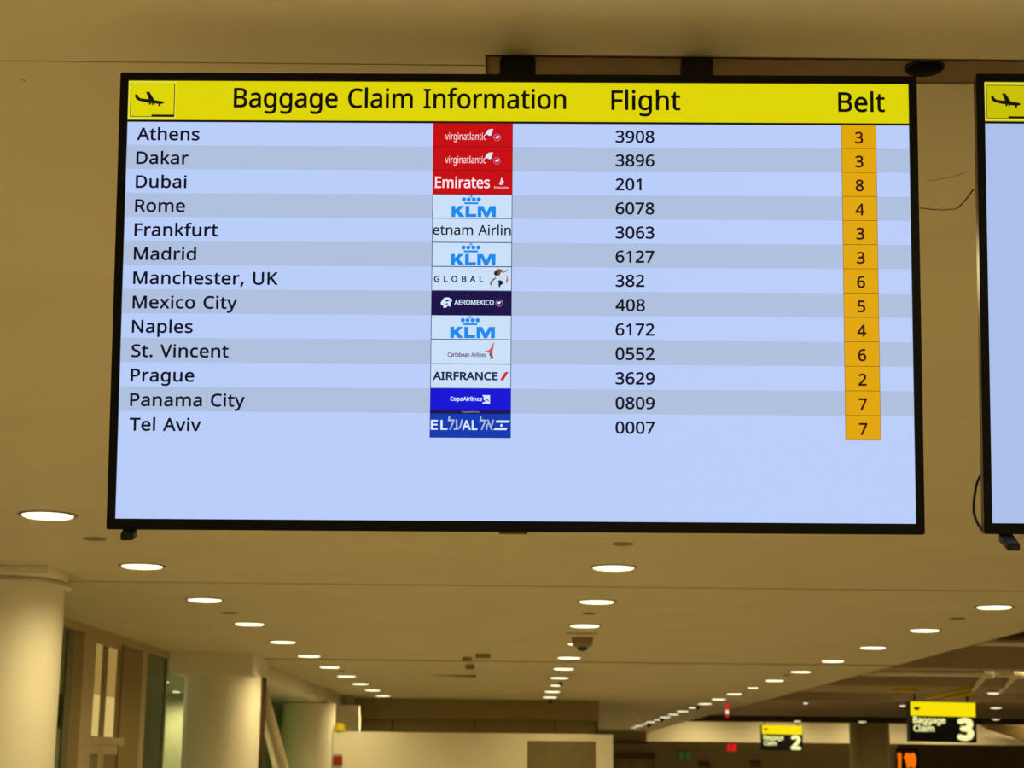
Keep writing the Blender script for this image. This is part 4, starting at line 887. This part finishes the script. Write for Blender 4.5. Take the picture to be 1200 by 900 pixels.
# room behind the glass
b = MB(); b.box(-9.6, -9.5, 11, 37, 0, CE + 0.02, 'interior'); b.build('wall_left', kind='structure')
b = MB(); b.box(-9.5, -3.25, 36.4, 36.5, 0, CE, 'interior'); b.build('wall_left_end', kind='structure')
b = MB(); b.box(-9.6, LX - 0.05, 11, 37, CE + 0.02, CE + 0.06, 'interior'); b.build('ceiling_shop', kind='structure')
for k in range(5):                     # unseen fill lights added to brighten the glazed room
    L = bpy.data.lights.new('room_fill', 'POINT')
    L.energy, L.color, L.shadow_soft_size = 20, (1.0, 0.84, 0.46), 0.12
    o = bpy.data.objects.new('room_fill', L); COL.objects.link(o)
    o.location = (-7.2, 14 + 4.2 * k, CE - 0.5)
for k, (px, py) in enumerate(((116, 781.5), (191, 799.5), (206.5, 811), (177, 805))):  # added lamps stand in for downlight reflections in the glass
    p = ceil_at(px, py, HC + 0.01)
    lab = ('small round lamp standing in for a glass reflection at the doorway posts', 'bright small lamp standing in for a reflection in the green glass', 'faint small lamp standing in for a glass reflection beside the second column', 'small lamp standing in for a reflection at the left of the green glass')[k]
    downlight(max(p.x, -9.2), p.y, CE + 0.02, (0.12, 0.12, 0.09, 0.09)[k], lab, 'lamps standing in for reflections in the glass front', LAMP_W * 1.6)

# ------------------------------------------------------------------ dropped bulkhead, slanted brace and far left corner
b = MB()
prof = [(-3.47, CE)] + [(-3.60 + 0.13 * math.cos(t * math.pi / 16), EYE + 1.24 - 0.13 * math.sin(t * math.pi / 16)) for t in range(9)] + [(LX, EYE + 1.11), (LX, CE)]
vs = [Vector((x, 24.3, z)) for x, z in prof] + [Vector((x, FD, z)) for x, z in prof]
n = len(prof)
b.faces(vs, [(i, (i + 1) % n, n + (i + 1) % n, n + i) for i in range(n)] + [tuple(range(n))[::-1], tuple(range(n, 2 * n))], 'bulkhead', True)
b.build('ceiling_bulkhead', kind='structure')
b = MB(); b.box(LX + 0.01, LX + 0.022, 24.4, 36.38, 0, EYE + 1.108, 'glass'); b.build('window_4', kind='structure')
b = MB(); q = side_at(333, 850, LX).y; b.box(LX - 0.03, LX + 0.03, q, q + 0.25, 0, EYE + 1.108, 'mulldark'); b.build('window_frame', kind='structure')
b = MB()
BD = 26.5
pa = [at(297, 806, BD), at(309.5, 806, BD), at(339, 915, BD), at(323, 915, BD)]
b.hexa(pa + [p + Vector((0, 0.25, 0)) for p in pa], 'pipe')
pa = [at(305.4, 806, BD - 0.05), at(309.9, 806, BD - 0.05), at(339.6, 915, BD - 0.05), at(335.5, 915, BD - 0.05)]
b.hexa(pa + [p + Vector((0, 0.35, 0)) for p in pa], 'mull')
tag(b.build('slanted_brace'), 'white slanted brace leaning beside the second column', 'brace')
b = MB(); tbox(b, 391, 418.5, 838, 1040, 36.0, 0.3, 'column', 0.004); tbox(b, 395, 420.5, 826, 838, 36.0, 0.35, 'column', 0.004)
b.build('column_pilaster', kind='structure')

# ------------------------------------------------------------------ partition across the hall and the brown bulkhead behind it
KD = 29.3
z1 = at(554, 859, KD).z
x0, x1 = at(389.5, 880, KD).x, at(718.5, 880, KD).x
root = empty('wall_partition', ((x0 + x1) / 2, KD, 0)); root['kind'] = 'structure'
w = (x1 - x0) / 2
b = MB(); b.box(-w, w, 0, 0.16, 0, z1, 'kiosk', 0.006); b.box(-w - 0.012, -w, 0.02, 0.14, 0, z1, 'mull'); b.build('panel', root, kind='structure')
b = MB()
bx0, bx1, bz = at(619, 885, KD).x, at(697, 885, KD).x, at(658, 869.5, KD).z
b.box(bx0, bx1, KD - 0.02, KD, 0.5, bz, 'board')
b.box(bx0 - 0.012, bx0, KD - 0.025, KD, 0.5, bz + 0.012, 'brown'); b.box(bx1, bx1 + 0.012, KD - 0.025, KD, 0.5, bz + 0.012, 'brown'); b.box(bx0, bx1, KD - 0.025, KD, bz, bz + 0.012, 'brown')
tag(b.build('notice_board'), 'plain brown board on the right end of the cream partition', 'board')
root = empty('fire_alarm_box', at(396, 890, KD), 'small dark red alarm box at the left end of the cream partition', 'alarm')
b = MB(); b.box(-0.075, 0.075, -0.05, 0, -0.08, 0.05, 'red', 0.006); b.build('body', root)
b = MB(); b.box(-0.07, 0.07, -0.045, 0, 0.052, 0.085, 'mull', 0.004); b.build('top_strip', root)
p = at(398, 858, KD + 0.08)
b = MB(); b.lathe((p.x, p.y, z1), [(0.0, 0.0), (0.105, 0.0), (0.105, 0.03), (0.095, 0.085), (0.065, 0.125), (0.03, 0.142), (0.0, 0.145)], 'yellow', n=28)
tag(b.build('beacon'), 'yellow dome beacon on the left corner of the cream partition', 'beacon')
b = MB(); b.box(-3.46, FX, FD, FD + 0.3, at(580, 843, FD).z, CE, 'brown'); b.build('wall_fascia', kind='structure')
b = MB()
xs = [-3.46] + [at(px, 850, FD + 0.12).x for px in (460, 556, 650, 699)] + [FX]
for u0, u1 in zip(xs, xs[1:]): b.box(u0 + 0.012, u1 - 0.012, FD + 0.12, FD + 0.28, 0, at(580, 843, FD).z, 'brown2', 0.004)
b.box(-3.46, FX, FD + 0.24, FD + 0.3, 0, at(580, 843, FD).z, 'beamdark')
b.build('wall_middle', kind='structure')

# ------------------------------------------------------------------ raised open ceiling on the right
b = MB(); b.box(EX, 34, -8, FAR + 4, EYE + 2.35, EYE + 2.4, 'raised'); b.build('ceiling_raised', kind='structure')
b = MB(); b.box(EX - 0.02, EX, -8, FAR + 3.4, CE + 0.0, EYE + 2.4, 'ceiling'); b.build('ceiling_edge', kind='structure')
for x in (8.5, 13, 18.5, 25):          # unseen spots added to brighten the raised hall
    for y in (14, 20.5, 27, 34, 40, 45, 54, 59): spot((x, y, EYE + 2.3), None, LAMP_W * 1.8)
for k in range(9): spot((6.5 + 3 * k, FAR - 1.6, EYE + 2.3), None, LAMP_W * 2.4)  # more added spots, without fixtures, to wash the far header
def beam(name, y0, y1, d, thick, m, px=1100, x1=34):
    d = d * DK
    b = MB(); b.box(EX + 0.01, x1, d, d + thick, at(px, y1, d).z, at(px, y0, d).z, m); b.build(name, kind='structure')
beam('beam_wide', 757.5, 783.5, 16.9, 0.5, 'beam')
beam('beam_narrow', 794.5, 802.5, 21.0, 0.5, 'beamdark')
def soffit(p0, p1, t):
    b = MB(); b.box(EX + 0.01, 34, ceil_at(*p0).y, ceil_at(*p1).y, CE, CE + t, 'beam'); b.build('beam_soffit', kind='structure')
soffit((966, 803), (935, 811), 0.14)
soffit((900, 820), (832, 838), 0.17)
beam('beam_narrow', 838, 847, 36.0, 0.5, 'beamdark', 1000)
def pipe_run(py, d, r, label, px=1110):
    p = at(px, py, d)
    b = MB(); b.tube([(EX + 0.02, d, p.z), (20, d, p.z)], r, 'pipe', 16)
    return b
root = empty('ceiling_pipe', (EX, 19.0 * DK, at(1110, 789, 19.0 * DK).z), 'long white pipe crossing under the raised ceiling with two branches', 'pipe')
b = MB(); b.tube([(0.02, 0, 0), (14, 0, 0)], 0.052, 'pipe', 16); b.build('main_run', root)
for px in (1157, 1192):
    p = at(px, 790, 19.0 * DK) - Vector(root.location)
    b = MB(); b.lathe((p.x - 0.085, 0, 0), [(0.0, 0.0), (0.075, 0.0), (0.078, 0.02), (0.078, 0.15), (0.075, 0.17), (0.0, 0.17)], 'pipe', axis=(1, 0, 0), n=20); b.build('coupling', root)
    e = at(px - 20, 811, 21.5 * DK) - Vector(root.location)
    b = MB(); b.tube([(p.x, 0, 0), (e.x, e.y, e.z)], 0.045, 'pipe', 14); b.build('branch', root)
b = pipe_run(753.5, 24.35, 0.045, '', 1170)
tag(b.build('ceiling_pipe'), 'white pipe along the top of the nearest beam under the raised ceiling', 'pipe')
for p0, p1, d, lb in (((1086, 817.5), (1139, 807.5), 23.4, 'longer yellow sloping tube just above the numbered three sign'), ((1108, 818), (1140, 812), 23.6, 'shorter yellow tube just above the numbered three sign'), ((1046, 811.5), (1075, 812.5), 24.3, 'dull yellow tube left of and above the numbered three sign')):
    q = [at(*p0, ceil_at(966, 803).y - 0.028), at(*p1, ceil_at(966, 803).y - 0.028)]
    if p0[0] < 1060: q = [ceil_at(p0[0], 809, HC - 0.03), ceil_at(p1[0], 809.5, HC - 0.03)]
    b = MB(); b.tube(q, 0.03, 'yellow', 12)
    tag(b.build('yellow_tube'), lb, 'tube', 'yellow tubes')
for k, (px, py, d, w, lb) in enumerate(((1165, 810, 22.1, 16, 'bright white lamp right of the yellow tubes'), (1167, 827.5, 27.4, 13, 'white lamp right of the numbered three sign'), (1166, 843, 35.9, 8, 'faint small lamp just right of the numerals on the numbered three sign'),
                                 (1057.5, 825, 27.4, 7, 'small white lamp left of the numbered three sign'), (934, 845, 35.9, 8, 'faint lamp above the numbered two sign'), (1009.5, 845.8, 35.9, 9, 'small white lamp at the top of the right-hand dark column'), (944, 821.8, 27.4, 5, 'faintest lamp left of the wide beam'))):
    d = d * DK; p = at(px, py, d)
    if py < 830: p = ceil_at(px, py); d = p.y
    r = w / 2 * d / FPX
    root = empty('beam_light', p, lb, 'light', 'small lamps under the raised ceiling')
    on_soffit = py < 830
    c = (0, 0, -0.03) if on_soffit else (0, -r, 0)
    b = MB(); b.lathe(c, [(0.0, 0.03), (r * 1.05, 0.03), (r * 1.08, 0.0)], 'trim', n=20)
    if not on_soffit: b.box(-0.03, 0.03, -r, 0.02, 0.005, 0.03, 'trim')
    b.build('housing', root)
    b = MB(); b.lathe(c, [(r, 0.0), (r, -0.008), (r * 0.7, -0.022), (0.0, -0.03)], 'lenssmall', n=20); b.build('lamp_lens', root)

# ------------------------------------------------------------------ far end of the hall
b = MB()
b.box(at(758, 860, FAR).x, 34, FAR, FAR + 0.4, at(900, 870, FAR).z, at(900, 846.5, FAR).z, 'kiosk')
b.build('wall_header', kind='structure')
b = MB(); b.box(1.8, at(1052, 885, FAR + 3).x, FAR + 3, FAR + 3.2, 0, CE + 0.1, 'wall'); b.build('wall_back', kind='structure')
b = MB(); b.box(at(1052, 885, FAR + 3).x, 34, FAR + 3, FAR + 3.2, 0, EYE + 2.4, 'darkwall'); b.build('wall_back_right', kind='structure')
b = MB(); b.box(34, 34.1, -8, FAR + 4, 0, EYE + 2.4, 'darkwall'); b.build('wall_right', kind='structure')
b = MB(); tbox(b, 718, 760, 868.5, 871.5, FAR + 2.9, 0.1, 'beamdark'); b.build('trim_5', kind='structure')
b = MB(); tbox(b, 712, 768, 884, 889.5, FAR + 2.8, 0.2, 'beamdark'); tbox(b, 725, 728, 889.5, 960, FAR + 2.9, 0.1, 'brown'); tbox(b, 765, 768, 889.5, 960, FAR + 2.9, 0.1, 'brown'); b.build('door_frame', kind='structure')
for px, lb in ((826, 'left'), (886, 'right')):
    b = MB(); tbox(b, px - 6, px + 6, 893, 899, FAR + 2.85, 0.15, 'beamdark', 0.01); tag(b.build('wall_vent'), 'dark wall vent at the far end, the %s one of two' % lb, 'vent', 'dark vents on the far wall')
c = at(1024, 880, FAR - 4)
r = (at(1047, 880, FAR - 4).x - at(1000, 880, FAR - 4).x) / 2
b = MB(); b.lathe((c.x, FAR - 4 + r, 0), [(r, 0.0), (r, EYE + 2.35)], 'brown2', n=64); b.build('column_far', kind='structure')
pa = [at(1150, 848, FAR - 1), at(1215, 852, FAR - 1), at(1215, 872, FAR - 1), at(1160, 854.5, FAR - 1)]
b = MB(); b.hexa(pa + [p + Vector((0, 0.4, 0)) for p in pa], 'beamdark'); b.build('beam_sloped', kind='structure')

# ------------------------------------------------------------------ hanging signs
def sign(name, tl, tr, bl, d, num, label, rows):
    p0, p1, p2 = at(*tl, d), at(*tr, d), at(*bl, d)
    wid, hei = p1.x - p0.x, p0.z - p2.z
    cx = (p0.x + p1.x) / 2
    root = empty(name, (cx, d, p2.z), label, 'sign')
    root.rotation_euler = (0, 0.012, 0)
    dep = 0.3
    b = MB(); b.box(-wid / 2, wid / 2, 0, dep, 0, hei, 'black', 0.01); b.build('sign_box', root)
    def F(x, y, z): return Vector((-wid / 2 + x * wid, -0.004 - z, y * hei))
    b = MB(); b.flat([rect(0.012, 0.988, 0.635, 0.985)], 'g_yellow', F); 
    b.flat([rect(0.06, 0.15, 0.80, 0.85), rect(0.075, 0.135, 0.775, 0.80)], 'g_black', F, 0.004)
    o = b.build('yellow_panel', root); o['label'] = 'lit yellow upper panel'
    b = MB(); b.flat([rect(0.012, 0.988, 0.012, 0.63)], 'g_black', F); b.build('black_panel', root)
    b = MB()
    asp = hei / wid
    for s, x0, x1, y0, cap in rows: b.flat(text(s, x0, y0, cap, x1), 'g_cream', F, 0.004, offset=(0.005, 0.008))
    b.build('lettering', root)
    b = MB()
    b.flat(text(num, 0.735, 0.09, 0.475, 0.925), 'g_cream', F, 0.004, offset=(0.032, 0.045))
    b.build('number', root)
    for x in (-wid * 0.4, wid * 0.4):
        b = MB(); b.tube([(x, dep / 2, hei), (x, dep / 2, EYE + 2.36 - p2.z)], 0.018, 'pole', 10); b.build('hanger_rod', root)
    return root
sign('hanging_sign', (1065.3, 821.8), (1143, 822.6), (1067, 869), 34.0, '3', 'yellow and black hanging baggage claim sign with a large number three', (('Baggage', 0.05, 0.53, 0.46, 0.15), ('Claim', 0.055, 0.36, 0.25, 0.15)))
sign('hanging_sign', (892, 849.3), (940.3, 849.8), (892.5, 879.5), 55.0, '2', 'yellow and black hanging baggage claim sign with a large number two', (('Baggage', 0.05, 0.53, 0.43, 0.16), ('Claim', 0.055, 0.36, 0.21, 0.16)))

# red strobe hanging from the ceiling, red exit sign, green signs, orange board
p = ceil_at(852, 822.5)
root = empty('fire_strobe', p, 'red strobe with a white lamp hanging from the ceiling in front of the far beams', 'strobe')
k = p.y / FPX
b = MB(); b.tube([(0, 0, 0), (0, 0, -2 * k)], 0.02, 'pole', 10); b.build('stem', root)
b = MB(); b.box(-1.7 * k, 1.7 * k, -0.03, 0.03, -9.5 * k, -2 * k, 'g_red', 0.008); b.box(-1.5 * k, 1.5 * k, -0.03, 0.03, -17.5 * k, -13.5 * k, 'g_red', 0.008); b.build('body', root)
b = MB(); b.lathe((0, 0, -13.6 * k), [(0.0, 0.0), (1.6 * k, 0.0), (1.9 * k, 2 * k), (1.6 * k, 4.2 * k), (0.0, 4.2 * k)], 'g_white', n=20); b.build('lamp', root)
p = at(857.5, 875.5, FAR + 0.15)
root = empty('exit_sign', p, 'small glowing red sign under the header at the far end', 'sign')
k = (FAR + 0.15) / FPX
b = MB(); b.box(-6.5 * k, 6.5 * k, 0, 0.1, -5 * k, 4.6 * k, 'red', 0.01); b.build('sign_box', root)
b = MB()
def F(x, y, z): return Vector((x * k, -0.006, y * k))
b.flat([rect(-5, -0.8, 0.4, 3.8), rect(0.8, 5.2, 0.2, 3.6), rect(-4.6, -1.4, -4, -0.6), rect(-0.4, 4.4, -4.2, -1)], 'g_red', F); b.build('lettering', root)
b = MB(); b.tube([(0, 0.05, 4.6 * k), (0, 0.05, at(900, 870, FAR).z - p.z)], 0.02, 'pole', 8); b.build('hanger_rod', root)
for px, lb in ((799, 'left'), (806.5, 'right')):
    b = MB(); tbox(b, px - 2.6, px + 2.6, 881, 890, FAR + 2.9, 0.1, 'g_green', 0.01); tag(b.build('exit_sign'), 'dim green square sign at the far end, the %s one of a pair' % lb, 'sign', 'pair of green signs')
p = at(1063.5, 889, 50.0)
k = 50.0 / FPX
root = empty('message_board', p, 'dark message board with glowing orange characters below the numbered three sign', 'display')
b = MB(); b.box(-13 * k, 13 * k, 0, 0.2, -24 * k, 11.5 * k, 'black', 0.01); b.build('housing', root)
b = MB()
b.flat([[(-11.5, 6), (-7.2, 6), (-6.8, 2), (-7.4, -6), (-7.8, -12), (-11.4, -12), (-11, -4)]], 'g_orange', F)
b.flat([[(-4.4, 1.5), (-1.6, 6.5), (3, 5.5), (7.5, 6.5), (10, 2), (9.5, -6), (8, -11), (3, -9), (-1, -11), (-2, -5)]], 'g_orange', F)
b.flat([rect(-5, 9, 7.4, 9.0), rect(-12, -8, 7.6, 8.8)], 'red', F)
b.build('lit_characters', root)
b = MB(); b.box(-0.04, 0.04, 0.06, 0.14, -p.z, -24 * k, 'pole', 0.005); b.build('stand', root)
